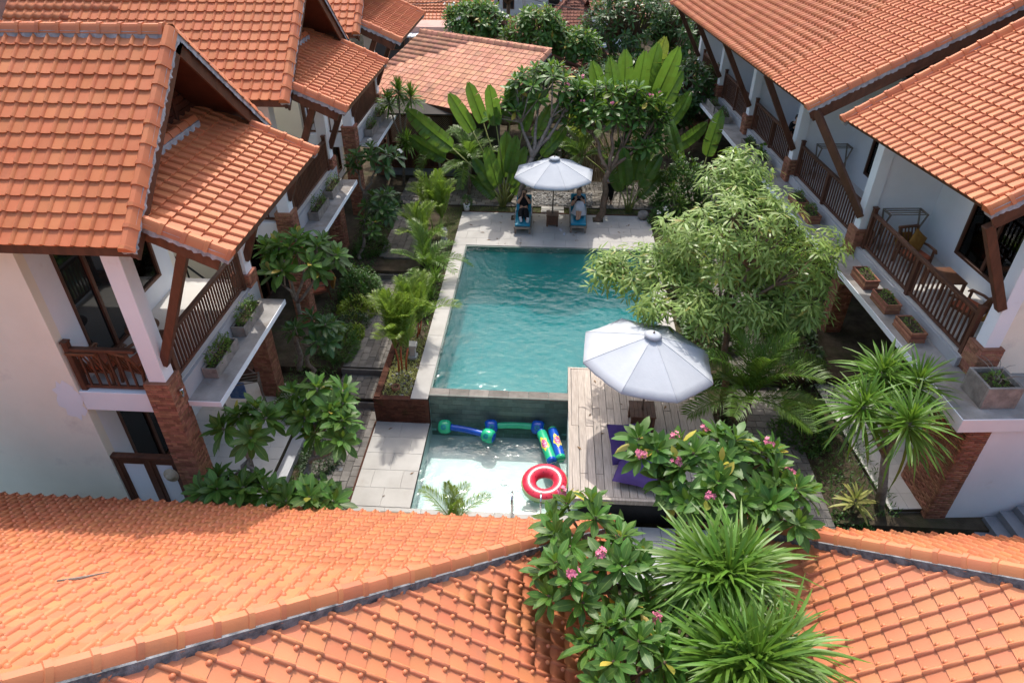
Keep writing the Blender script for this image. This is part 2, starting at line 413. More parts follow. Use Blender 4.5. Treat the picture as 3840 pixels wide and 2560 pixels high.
# brick pieces: faces of a pier are clad by single bricks that share one mesh
_b = MB().box((0, 0, 0), (.218, .10, .050)); BRICK = _b.mesh('brick', mt['brick'])
_b = MB().box((0, 0, 0), (.105, .10, .050)); HALF = _b.mesh('brick', mt['brick'])
def brick_pier(root, x0, x1, y0, y1, z0, z1, sides='-y+x', single=True):
    """mortar core with bricks proud of it; bricks are single objects on the named sides"""
    core = MB().box((x0+.012, y0+.012, z0), (x1-.012, y1-.012, z1-.004)).build('brick_pier', mt['brickmat'], root)
    top = MB().box((x0-.004, y0-.004, z1), (x1+.004, y1+.004, z1+.035)).build('pier_cap', mt['brick'], core, bev=.008)
    rest = {BRICK.name: (BRICK, []), HALF.name: (HALF, [])}
    n = int((z1-z0)/.058)
    for k in range(n):
        z = z1-.055-k*.058
        for sd in ('-y', '+x', '-x', '+y'):
            w = (x1-x0) if sd[1] == 'y' else (y1-y0)
            q = 0.0; first = (k % 2) ^ (sd[1] == 'x')
            lens = []
            while q < w-.02:
                l = (.105 if (first and not lens) else .218)
                l = min(l, w-q); lens.append((q, l)); q += l+.008
            for (q, l) in lens:
                if l < .03: continue
                if sd == '-y': m = Matrix.Translation((x0+q, y0, z))
                elif sd == '+y': m = Matrix.Translation((x1-q, y1, z)) @ Matrix.Rotation(math.pi, 4, 'Z')
                elif sd == '+x': m = Matrix.Translation((x1, y0+q, z)) @ Matrix.Rotation(math.pi/2, 4, 'Z')
                else: m = Matrix.Translation((x0, y1-q, z)) @ Matrix.Rotation(-math.pi/2, 4, 'Z')
                me = BRICK if l > .16 else HALF
                m = m @ Matrix.Translation((0, uni(-.004, .003), 0)) @ Matrix.Diagonal((l/(.218 if me is BRICK else .105), 1, 1, 1))
                if single and sd in sides: link('brick', me, core, m)
                else: rest[me.name][1].append(m)
    if any(r[1] for r in rest.values()): joined('bricks', list(rest.values()), mt['brick'], core, smooth=False, kind='stuff')
    return core
BAL = {}
def railing(root, p, q, h=.95, spacing=.115, mid=False, post0=True, post1=True, name='railing'):
    """newel posts, rails and single balusters between floor points p and q"""
    p, q = Vector(p), Vector(q); d = (q-p); L = d.length; d.normalize(); Z = Vector((0, 0, 1))
    b = MB().bar(p+Z*h, q+Z*h, .105, .075); top = b.build(name, mt['wood'], root, bev=.01)
    MB().bar(p+Z*.09, q+Z*.09, .06, .065).build('bottom_rail', mt['wood'], top, bev=.006)
    ps = ([p] if post0 else []) + ([q] if post1 else []) + ([(p+q)/2] if mid else [])
    for s in ps:
        a = s + d*(0 if s == (p+q)/2 else (.05 if s == p else -.05))
        hh = h+.15 if s != (p+q)/2 else h
        x = d.cross(Z)
        m = frame(a, d, x, Z)
        b = MB().box((-.055, -.055, 0), (.055, .055, hh), 0, m)
        if s != (p+q)/2: b.box((-.068, -.068, hh), (.068, .068, hh+.04), 0, m)
        b.build('newel_post', mt['wood'], top, bev=.005)
    key = round(h, 3)
    if key not in BAL: BAL[key] = MB().box((-.018, -.018, 0), (.018, .018, h-.16)).mesh('baluster', mt['wood'])
    n = int((L-.2)/spacing); x = d.cross(Z)
    for i in range(n):
        a = p + d*(.12+(L-.24)*(i+.5)/n) + Z*.12
        if mid and (a-(p+q)/2).xy.length < .07: continue
        link('baluster', BAL[key], top, frame(a, d, x, Z))
    return top
def window(root, axis, face, a0, a1, z0, z1, out=1, curtain=True, split=1, name='window', depth=.09):
    """frame set in an opening: outer frame, panes and a pale curtain behind"""
    def bx(b, aa, ab, za, zb, d0, d1):
        t = sorted((face-out*d0, face-out*d1))
        if axis == 'x': b.box((t[0], aa, za), (t[1], ab, zb))
        else: b.box((aa, t[0], za), (ab, t[1], zb))
    f = MB(); fw = .075
    bx(f, a0, a1, z0, z0+fw, -.02, depth); bx(f, a0, a1, z1-fw, z1, -.02, depth)
    bx(f, a0, a0+fw, z0+fw, z1-fw, -.02, depth); bx(f, a1-fw, a1, z0+fw, z1-fw, -.02, depth)
    w = (a1-a0)/split
    for k in range(1, split): bx(f, a0+k*w-.045, a0+k*w+.045, z0+fw, z1-fw, -.012, depth-.01)
    fr = f.build(name, mt['wood'], root, bev=.006)
    for k in range(split):
        lo = a0+fw if k == 0 else a0+k*w+.045; hi = a1-fw if k == split-1 else a0+(k+1)*w-.045
        g = MB(); bx(g, lo, hi, z0+fw, z1-fw, .035, .043); g.build('pane', mt['glass'] if not curtain else mt['pane'], fr)
        if curtain:
            c = MB(); n = 14; a, bq = lo+.03, lo+(hi-lo)*.55; vs = []
            for i in range(n+1):
                t = i/n; dd = .16+.022*math.sin(t*22); aa = a+(bq-a)*t
                pt = (face-out*dd, aa) if axis == 'x' else (aa, face-out*dd)
                vs += [(pt[0], pt[1], z0+.10), (pt[0], pt[1], z1-.08)]
            c.add(vs, [(2*i, 2*i+2, 2*i+3, 2*i+1) for i in range(n)]); c.build('curtain', mt['curtain'], fr, True)
    return fr
mt['pane'], _nt, _N, _bs = NM('clear_window_glass')
_tr = _N.new('ShaderNodeBsdfTransparent'); _tr.inputs[0].default_value = (.55, .60, .62, 1)
_gl = _N.new('ShaderNodeBsdfGlossy'); _gl.inputs['Roughness'].default_value = .03
_fr = _N.new('ShaderNodeFresnel'); _fr.inputs[0].default_value = 1.5
_mx = _N.new('ShaderNodeMixShader'); _nt.links.new(_fr.outputs[0], _mx.inputs[0]); _nt.links.new(_tr.outputs[0], _mx.inputs[1]); _nt.links.new(_gl.outputs[0], _mx.inputs[2])
_nt.links.new(_mx.outputs[0], _N['Material Output'].inputs[0])
# ---------------------------------------------------------------- ground, paths, pool
def struct(name, b, mat, **k):
    o = b.build(name, mat, None, **k); o['kind'] = 'structure'; return o
struct('ground', MB().add([(-120, -20, -4.6), (120, -20, -4.6), (120, 260, -4.6), (-120, 260, -4.6)], [(0, 1, 2, 3)]), mt['soil'])
# garden terraces of soil (raised beds either side of the paths, pool dug out between them)
b = MB()
b.box((-30, 20.1, -1.6), (-4.42, 34, -.06)).box((-4.42, 22.06, -1.6), (9.5, 34, -.06)).box((-30, 15.1, -1.6), (-4.42, 20.1, -.42)).box((-30, 14.05, -1.6), (-4.42, 15.1, -.66)).box((-30, 2, -1.6), (-4.46, 14.05, -.97))
b.box((3.86, 15.2, -1.6), (14, 22.06, -.20)).box((4.35, 10.4, -1.6), (14, 15.2, -.55)).box((-4.46, -3, -1.6), (14, 8.74, -.97)).box((4.36, 8.74, -1.6), (14, 10.4, -.96))
b.box((-30, 34, -1.6), (40, 120, -.05)).box((9.5, 22.06, -1.6), (40, 34, -.10))
struct('terrain', b, mt['soil'])
PAV = {}
def pave(name, x0, x1, y0, y1, z, sx, sy, mat, bond=.5, joint=.008, th=.05, jit=.004, base=None, along='x', rz=0.0, single=True):
    """base slab with single pavers that share meshes"""
    b = MB().box((x0, y0, z-.12), (x1, y1, z-.02)); o = b.build(name, base or mt['soil']); o['kind'] = 'structure'
    key = (sx, sy, mat.name)
    def piece(ax, bx_, ay, by):
        k2 = (round(bx_-ax, 3), round(by-ay, 3), mat.name)
        if k2 not in PAV:
            w_, l_ = bx_-ax, by-ay; c = min(.006, w_*.1); t = MB()
            t.add([(0,0,-th),(w_,0,-th),(w_,l_,-th),(0,l_,-th),(0,0,-c),(w_,0,-c),(w_,l_,-c),(0,l_,-c),(c,c,0),(w_-c,c,0),(w_-c,l_-c,0),(c,l_-c,0)],
                  [(0,1,5,4),(1,2,6,5),(2,3,7,6),(3,0,4,7),(4,5,9,8),(5,6,10,9),(6,7,11,10),(7,4,8,11),(8,9,10,11)])
            PAV[k2] = t.mesh('paver', mat)
        m = Matrix.Translation((ax, ay, z+uni(-jit, jit))) @ Matrix.Rotation(uni(-.006, .006)*(jit > .001), 4, 'Z')
        link('paver' if mat is not mt['deck'] else 'plank', PAV[k2], o, m)
    ny = max(1, int(round((y1-y0)/sy))); nx = max(1, int(round((x1-x0)/sx))); wx, wy = (x1-x0)/nx, (y1-y0)/ny
    if along == 'x':
        for j in range(ny):
            off = wx*bond*(j % 2)
            xs = [x0]+[x0+off+k*wx for k in range(nx+1) if x0+.04 < x0+off+k*wx < x1-.04]+[x1]
            for k in range(len(xs)-1): piece(xs[k]+joint/2, xs[k+1]-joint/2, y0+j*wy+joint/2, y0+(j+1)*wy-joint/2)
    else:
        for j in range(nx):
            off = wy*bond*(j % 2)
            ys = [y0]+[y0+off+k*wy for k in range(ny+1) if y0+.04 < y0+off+k*wy < y1-.04]+[y1]
            for k in range(len(ys)-1): piece(x0+j*wx+joint/2, x0+(j+1)*wx-joint/2, ys[k]+joint/2, ys[k+1]-joint/2)
    return o
# pool terrace of pale stone
pave('pool_terrace', -3.46, 3.86, 22.06, 24.85, 0.0, .80, .56, mt['stone'], .5, .003, jit=.001)
pave('pool_coping_path', -3.46, -3.0, 13.42, 22.05, 0.002, .46, 1.45, mt['stone'], 0, .005, jit=.001)
pave('pool_coping_walk', 3.4, 3.86, 15.02, 22.05, 0.002, .46, 1.45, mt['stone'], 0, .005, jit=.001)
pave('small_pool_pavement', -4.43, -3.0, 10.50, 13.40, -.82, .95, .58, mt['stone'], .5, .003, jit=.001)
pave('small_pool_front_pavement', -4.43, .66, 9.0, 10.49, -.82, .80, .43, mt['stone'], .5, .003, jit=.001)
struct('pavement_edging', MB().box((-4.475, 9.2, -1.0), (-4.434, 13.4, -.825)), mt['brick_dk'])
pave('lower_terrace', .67, 4.35, 8.75, 10.25, -.80, .40, .40, mt['tilegrey'], 0, .006, jit=.001)
# stepped basalt path on the left
for (y0, y1, z, n) in ((8.2, 14.05, -.90, 'a'), (14.05, 15.12, -.60, 'b'), (15.12, 20.08, -.36, 'c'), (20.08, 21.0, -.18, 'd')):
    pave('garden_path', -5.75, -4.47, y0, y1, z, .21, .34, mt['paver'], .5, .009, along='y')
    struct('path_step', MB().box((-5.78, y1-.07, z-.1), (-4.46, y1+.002, z+.19)), mt['paver'], bev=.01)
pave('garden_path', -5.95, -4.75, 21.0, 25.1, 0.0, .24, .36, mt['paver_lt'], .5, .012, along='y')
pave('courtyard_paving', -6.2, 7.0, 25.5, 28.2, 0.0, .36, .30, mt['paver_lt'], .5, .022, jit=.010)
pave('garden_path', 5.2, 6.5, 10.0, 15.1, -.50, .34, .24, mt['paver'], .5, .010)
pave('garden_path', 5.2, 6.4, 15.1, 21.9, -.16, .34, .24, mt['paver'], .5, .010)
pave('garden_path', 4.4, 6.3, 8.2, 9.9, -.90, .34, .24, mt['paver_lt'], .5, .010)
# porches
pave('porch_floor', -9.2, -6.45, 8.3, 14.6, -.62, .42, .42, mt['floor'], 0, .004, jit=0, single=False)
struct('porch_step', MB().box((-6.45, 8.3, -1.0), (-6.15, 14.0, -.78)), mt['tilegrey'], bev=.006)
# pool shell
b = MB()
b.poly([(-3.2, 13.62, -1.2), (3.6, 13.62, -1.2), (3.6, 22.3, -1.9), (-3.2, 22.3, -1.9)], .3)                                   # sloping floor
b.box((-3.2, 13.62, -3.2), (-3.0, 22.3, -.06)).box((3.4, 15.0, -3.2), (3.6, 22.3, -.06)).box((-3.0, 22.05, -3.2), (3.4, 22.3, -.06))
b.box((.65, 14.8, -3.2), (3.6, 15.0, -.06)).box((.65, 13.62, -3.2), (.85, 14.8, -.06))
struct('pool_shell', b, mt['poolstone'])
struct('pool_waterline', MB().box((-3.0, 21.98, -.22), (3.4, 22.048, -.02)).box((-2.999, 13.9, -.22), (-2.96, 21.98, -.02)).box((3.36, 15.02, -.22), (3.398, 21.98, -.02)), mt['poolstone_dk'])
b = MB().box((-3.2, 10.3, -1.75), (.65, 13.62, -1.42)).box((-3.2, 10.3, -1.42), (-3.0, 13.62, -.88)).box((-3.0, 10.3, -1.42), (.65, 10.5, -.88)).box((.65, 10.3, -1.75), (.85, 13.62, -.45))
struct('small_pool_shell', b, mt['poolpale'])
# overflow wall between the pools, clad with single stones
ww = thing('overflow_wall', 'dark green stone overflow wall between the large pool and the small pool', 'wall', (-1.17, 13.6, -1.42))
MB().box((-3.0, 13.62, -1.42), (.65, 13.84, -.045)).build('wall_core', mt['poolstone_dk'], ww)
STN = MB().box((0, 0, 0), (.236, .02, .152)).mesh('stone_tile', mt['poolstone_dk'])
for j in range(9):
    for i in range(16):
        x = -3.0+i*.2433-(.12 if j % 2 else 0)
        if x < -3.01 or x > .45: continue
        link('stone_tile', STN, ww, Matrix.Translation((x, 13.60+uni(-.003, .003), -1.42+j*.158)))
for i in range(7):
    MB().box((-3.0+i*.5214+.003, 13.585, -.045), (-3.0+(i+1)*.5214-.003, 13.90, -.012+uni(-.003, .003))).build('cap_stone', mt['capstone'] if 'capstone' in mt else mt['paver_lt'], ww, bev=.008)
# water: closed bodies of clear water that absorb red light with depth
def water(name, absorb, dens, scat, sdens, bstr, scale, rough, outline, z, zb):
    m, nt, N, bs = NM(name+'_surface'); N.remove(bs); p = worldpos(nt)
    t = N.new('ShaderNodeBsdfTransparent')
    g = N.new('ShaderNodeBsdfGlossy'); g.inputs['Roughness'].default_value = rough
    f = N.new('ShaderNodeFresnel'); f.inputs[0].default_value = 1.38
    bm_ = N.new('ShaderNodeBump'); bm_.inputs['Strength'].default_value = bstr; bm_.inputs['Distance'].default_value = .05
    h = math_n(nt, 'ADD', noise_node(nt, scale, 3, .55, p), math_n(nt, 'MULTIPLY', noise_node(nt, scale*.22, 2, .5, p), 1.6))
    nt.links.new(h, bm_.inputs['Height'])
    nt.links.new(bm_.outputs[0], g.inputs['Normal']); nt.links.new(bm_.outputs[0], f.inputs['Normal'])
    mx = N.new('ShaderNodeMixShader'); nt.links.new(f.outputs[0], mx.inputs[0]); nt.links.new(t.outputs[0], mx.inputs[1]); nt.links.new(g.outputs[0], mx.inputs[2])
    nt.links.new(mx.outputs[0], N['Material Output'].inputs[0])
    va = N.new('ShaderNodeVolumeAbsorption'); va.inputs[0].default_value = (*absorb, 1); va.inputs[1].default_value = dens
    vsn = N.new('ShaderNodeVolumeScatter'); vsn.inputs[0].default_value = (*scat, 1); vsn.inputs[1].default_value = sdens
    ad = N.new('ShaderNodeAddShader'); nt.links.new(va.outputs[0], ad.inputs[0]); nt.links.new(vsn.outputs[0], ad.inputs[1])
    nt.links.new(ad.outputs[0], N['Material Output'].inputs[1])
    return struct(name, MB().poly([(x, y, z) for x, y in outline], z-zb, (0, 0, 1)), m)
water('pool_water', (.03, .76, .79), .76, (.05, .61, .61), .27, .62, 4.2, .06, [(-3.05, 13.75), (.72, 13.75), (.72, 14.93), (3.45, 14.93), (3.45, 22.1), (-3.05, 22.1)], -.022, -3.1)
water('small_pool_water', (.25, .85, .86), .22, (.5, .7, .7), .12, .5, 3.2, .13, [(-3.05, 10.45), (.72, 10.45), (.72, 13.63), (-3.05, 13.63)], -.93, -1.6)
# ---------------------------------------------------------------- houses on the left
def left_house(dy, dz, label, near=False, ntile=300):
    gz = -.95 if dy < 5 else (-.5 if dy < 10 else -.1)
    T = lambda x, y, z: Vector((x, y+dy, z+dz))
    root = thing('balcony_house', label, 'house', (-9.0, 12.1+dy, gz), group=None)
    Y0, Y1, XW = 9.9+dy, 14.4+dy, -9.2
    zf, zc = 2.85+dz, 6.55+dz
    # walls
    b = wallgrid(MB(), 'y', Y0, Y0+.2, -17, XW, gz, zc, []); b.build('side_wall', mt['cream'], root)
    wallgrid(MB(), 'y', Y1-.2, Y1, -17, XW, gz, zc, []).build('side_wall', mt['cream'], root)
    up = [(10.65+dy, 12.25+dy, zf, 5.6+dz), (12.75+dy, 13.65+dy, 3.35+dz, 5.35+dz)]
    lo = [(10.6+dy, 12.3+dy, -.6+dz, 1.9+dz), (12.9+dy, 13.8+dy, .0+dz, 1.8+dz)]
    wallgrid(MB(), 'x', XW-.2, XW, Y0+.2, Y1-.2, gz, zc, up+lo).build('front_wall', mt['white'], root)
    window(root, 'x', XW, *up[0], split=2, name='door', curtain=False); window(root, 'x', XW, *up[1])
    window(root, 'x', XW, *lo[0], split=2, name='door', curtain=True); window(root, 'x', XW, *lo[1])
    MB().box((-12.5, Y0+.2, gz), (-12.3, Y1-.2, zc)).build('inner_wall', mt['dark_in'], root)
    # upper floor, edge beams, ledge
    MB().box((-12.3, Y0+.2, 2.5+dz), (-7.32, Y1-.02, zf)).build('balcony_floor', mt['floor'], root)
    MB().box((-9.2, Y0+.003, 2.38+dz), (-7.76, Y0+.198, zf+.004)).build('edge_beam', mt['white'], root, bev=.012)
    MB().box((-7.318, Y0+.40, 2.31+dz), (-7.24, Y1-.04, zf-.01)).build('ledge_curb', mt['tilegrey'], root, bev=.006)
    MB().box((-7.40, 10.25+dy, 2.31+dz), (-6.58, 14.2+dy, 2.43+dz)).build('planter_ledge', mt['conc'], root, bev=.008)
    MB().box((-6.577, 10.25+dy, 2.30+dz), (-6.556, 14.2+dy, 2.427+dz)).box((-7.24, 10.232+dy, 2.30+dz), (-6.556, 10.248+dy, 2.427+dz)).build('ledge_edge', mt['white'], root)
    # piers, columns
    for (ya, nearp) in ((9.82, True), (14.0, near)):
        brick_pier(root, -7.74, -7.25, ya+dy, ya+.48+dy, gz, 3.14+dz, '-y+x', single=near)
        c = MB().box((-7.66, ya+.08+dy, 3.17+dz), (-7.32, ya+.42+dy, 6.5+dz)).build('column', mt['white'], root, bev=.012)
        # brace and beam that carry the skirt roof
        yb = ya+.25+dy
        br = MB().bar((-7.33, yb, 3.50+dz), (-6.10, yb, 6.30+dz), .15, .17, (1, 0, 0)).build('brace', mt['wood'], root, bev=.01)
    # railings
    railing(root, T(-7.40, 10.36, 2.85), T(-7.40, 13.96, 2.85), .98)
    railing(root, T(-9.14, 10.0, 2.85), T(-7.78, 10.0, 2.85), .98, .17, post1=False)
    # gable roof
    RY, EZ, RZ, XE = 12.15+dy, 6.50+dz, 9.02+dz, -6.55; HS = 2.98; XL = -17.0
    sl_ = math.hypot(HS, RZ-EZ); sv = Vector((0, HS/sl_, (RZ-EZ)/sl_)); sv2 = Vector((0, -HS/sl_, (RZ-EZ)/sl_))
    nrm = Vector((1, 0, 0)).cross(sv)
    b = MB(); b.poly([Vector((XL, RY-HS, EZ))-nrm*.02, Vector((XE-.02, RY-HS, EZ))-nrm*.02, Vector((XE-.02, RY, RZ))-nrm*.02, Vector((XL, RY, RZ))-nrm*.02], .07)
    n2 = Vector((-1, 0, 0)).cross(sv2)
    b.poly([Vector((XE-.02, RY+HS, EZ))-n2*.02, Vector((XL, RY+HS, EZ))-n2*.02, Vector((XL, RY, RZ))-n2*.02, Vector((XE-.02, RY, RZ))-n2*.02], .07)
    roof = b.build('roof', mt['wood_red'], root)
    tl = Tiles(roof, 'tile', ntile)
    LX = 8.75 if dy < 5 else 7.5
    tl.slope((XE-LX-.12, RY-HS-.03, EZ), (1, 0, 0), sv, LX, sl_)
    tl.slope((XE-.12, RY+HS+.03, EZ), (-1, 0, 0), sv2, 2.5, sl_)
    ridge(roof, (XE-.1, RY, RZ+.02), (XE-LX, RY, RZ+.02), 'tile', drop=.20, w=.12, lift=.06)
    ridge(roof, Vector((XE, RY-HS-.08, EZ-.03))+nrm*.03, Vector((XE, RY, RZ+.02))+nrm*.03, 'tile', up=nrm, drop=.12, lift=.035)
    ridge(roof, Vector((XE, RY+HS+.08, EZ-.03))+n2*.03, Vector((XE, RY, RZ+.02))+n2*.03, 'tile', up=n2, drop=.12, lift=.035)
    for s, nn in ((-1, nrm), (1, n2)):
        for k, (ww_, hh_, off) in enumerate(((.05, .24, .06), (.05, .15, .00))):
            x = XE+.03-k*.055
            MB().bar(Vector((x, RY+s*(HS+.08), EZ-.06))-nn*(.16-.03*k), Vector((x, RY, RZ))-nn*(.16-.03*k), ww_, hh_, nn).build('bargeboard', mt['wood'], roof, bev=.006)
        MB().bar((XL, RY+s*(HS-.02), EZ-.09), (XE-.05, RY+s*(HS-.02), EZ-.09), .03, .15).build('fascia', mt['wood'], roof)
    # boarded gable, one board above the other, set back under the overhang
    XG = -7.55
    MB().add([(XG-.03, RY-2.7, 6.6+dz), (XG-.03, RY+2.7, 6.6+dz), (XG-.03, RY, RZ-.08)], [(0, 1, 2)]).build('gable_backing', mt['wood_red'], roof)
    z = 6.62+dz; 
    while z < RZ-.25:
        hw = (RZ-.12-z-.13)/(RZ-EZ)*HS
        if hw > .08: MB().box((XG-.02, RY-hw, z), (XG+.012, RY+hw, z+.125)).build('gable_board', mt['wood_red'], roof, bev=.004)
        z += .135
    for yy in (-1.15, 0, 1.15):
        hz = RZ-.25-(abs(yy)/HS)*(RZ-EZ); MB().box((XG+.013, RY+yy-.045, 6.62+dz), (XG+.05, RY+yy+.045, hz)).build('gable_batten', mt['wood_red'], roof)
    # skirt roof over the balcony
    X1, X0, z1, z0 = -5.24, -7.45, 6.16+dz, 7.12+dz; ya, yb = 9.62+dy, 14.4+dy
    sl2 = math.hypot(X1-X0, z0-z1); vv = Vector((-(X1-X0)/sl2, 0, (z0-z1)/sl2)); uu = Vector((0, 1, 0)); nn = uu.cross(vv)
    b = MB().poly([Vector((X1-.02, ya, z1))-nn*.02, Vector((X1-.02, yb, z1))-nn*.02, Vector((X0, yb-.62, z0))-nn*.02, Vector((X0, ya+.62, z0))-nn*.02], .06)
    sk = b.build('skirt_roof', mt['wood_red'], root)
    t2 = Tiles(sk, 'tile', 260)
    t2.slope((X1+.03, ya+.09, z1), uu, vv, yb-ya-.1, sl2, [(Vector((XE, RY, RZ))-nrm*.06, -nrm), (Vector((XE, RY, RZ))-n2*.06, -n2)])
    ridge(sk, Vector((X1+.06, ya, z1-.02))+nn*.03, Vector((-6.52, ya, z1+(X1+6.52)*(z0-z1)/(X1-X0)))+nn*.03, 'tile', up=nn, drop=.13, lift=.035)
    ridge(sk, Vector((X1+.06, yb, z1-.02))+nn*.03, Vector((-6.52, yb, z1+(X1+6.52)*(z0-z1)/(X1-X0)))+nn*.03, 'tile', up=nn, drop=.13, lift=.035)
    ridge(sk, (X0+.16, ya+.95, z0-.02), (X0+.16, yb-.95, z0-.02), 'tile', drop=.18, w=.15, lift=.06)
    for y in (ya+.05, yb-.05):
        MB().bar(Vector((X1-.12, y, z1-.02))-nn*.19, Vector((-6.9, y, z1+(X1+6.9)*(z0-z1)/(X1-X0)))-nn*.19, .09, .22, nn).build('rafter_beam', mt['wood'], sk, bev=.01)
    MB().box((X1-.06, ya, z1-.15), (X1-.03, yb, z1-.03)).build('fascia', mt['wood'], sk)
    MB().box((-6.2, ya+.1, 6.22+dz), (-6.02, yb-.1, 6.38+dz)).build('purlin', mt['wood'], sk, bev=.008)
    MB().box((-7.62, ya+.12, 6.40+dz), (-7.36, yb-.12, 6.62+dz)).build('plate_beam', mt['wood'], root, bev=.008)
    tl.finish(); t2.finish()
    return root
H1 = left_house(0, 0, 'terracotta gabled house with bare cream side wall and repainted white patch', True)
H2 = left_house(7.45, .12, 'terracotta gabled house between the two other gabled houses, above the hedge ball')
H3 = left_house(14.6, .25, 'terracotta gabled house next to the lattice gate and spiky tree')
# the repainted patch of the first house
def blob(cx, y, cz, pts): return [Vector((cx+a, y, cz+c)) for a, c in pts]
pp = MB(); n = 22
pp.add([(-9.45, 9.893, 2.62)] + [(-9.45+(.27+.06*math.sin(i*2.3))*math.cos(6.283*i/n), 9.893, 2.62+(.48+.07*math.sin(i*3.7+1))*math.sin(6.283*i/n)) for i in range(n)], [(0, i+1, (i+1) % n+1) for i in range(n)])
pp.build('paint_patch', mt['white'], H1)
lp = MB().lathe([(.0, 0), (.045, 0), (.045, .10), (.035, .11), (.0, .11)], 14, (-7.19, 10.06, 2.78)); lp.box((-7.25, 10.03, 2.70), (-7.17, 10.09, 2.78)); lp.build('wall_lamp', mt['steel'], H1)
# stairs between the first and second house
st = thing('outdoor_staircase', 'brown stair flight with black handrail next to the paint-patched house', 'staircase', (-9.4, 15.6, -.6))
for k in range(12):
    MB().box((-8.6-k*.27, 14.75, -.45+k*.28), (-8.3-k*.27, 15.95, -.40+k*.28)).build('stair_tread', mt['wood'], st, bev=.006)
MB().bar((-8.2, 14.7, -.5), (-11.7, 14.7, 3.0), .06, .25).bar((-8.2, 15.98, -.5), (-11.7, 15.98, 3.0), .06, .25).build('stringer', mt['wood'], st)
MB().tube([(-8.2, 16.0, .5), (-11.7, 16.0, 4.0)], .03, 8).tube([(-8.3, 16.0, -.4), (-8.3, 16.0, .45)], .025, 6).tube([(-10, 16.0, 1.3), (-10, 16.0, 2.2)], .025, 6).build('handrail', mt['black'], st)
st2 = thing('outdoor_staircase', 'brown stair flight with black handrail beside the house by the lattice gate', 'staircase', (-9.4, 23.0, -.2))
for k in range(12):
    MB().box((-8.6-k*.27, 22.3, -.15+k*.28), (-8.3-k*.27, 23.4, -.10+k*.28)).build('stair_tread', mt['wood'], st2, bev=.006)
MB().bar((-8.2, 22.25, -.2), (-11.7, 22.25, 3.3), .06, .25).bar((-8.2, 23.43, -.2), (-11.7, 23.43, 3.3), .06, .25).build('stringer', mt['wood'], st2)
MB().tube([(-8.2, 23.46, .8), (-11.7, 23.46, 4.3)], .03, 8).tube([(-8.3, 23.46, -.1), (-8.3, 23.46, .8)], .025, 6).tube([(-10, 23.46, 1.6), (-10, 23.46, 2.5)], .025, 6).build('handrail', mt['black'], st2)
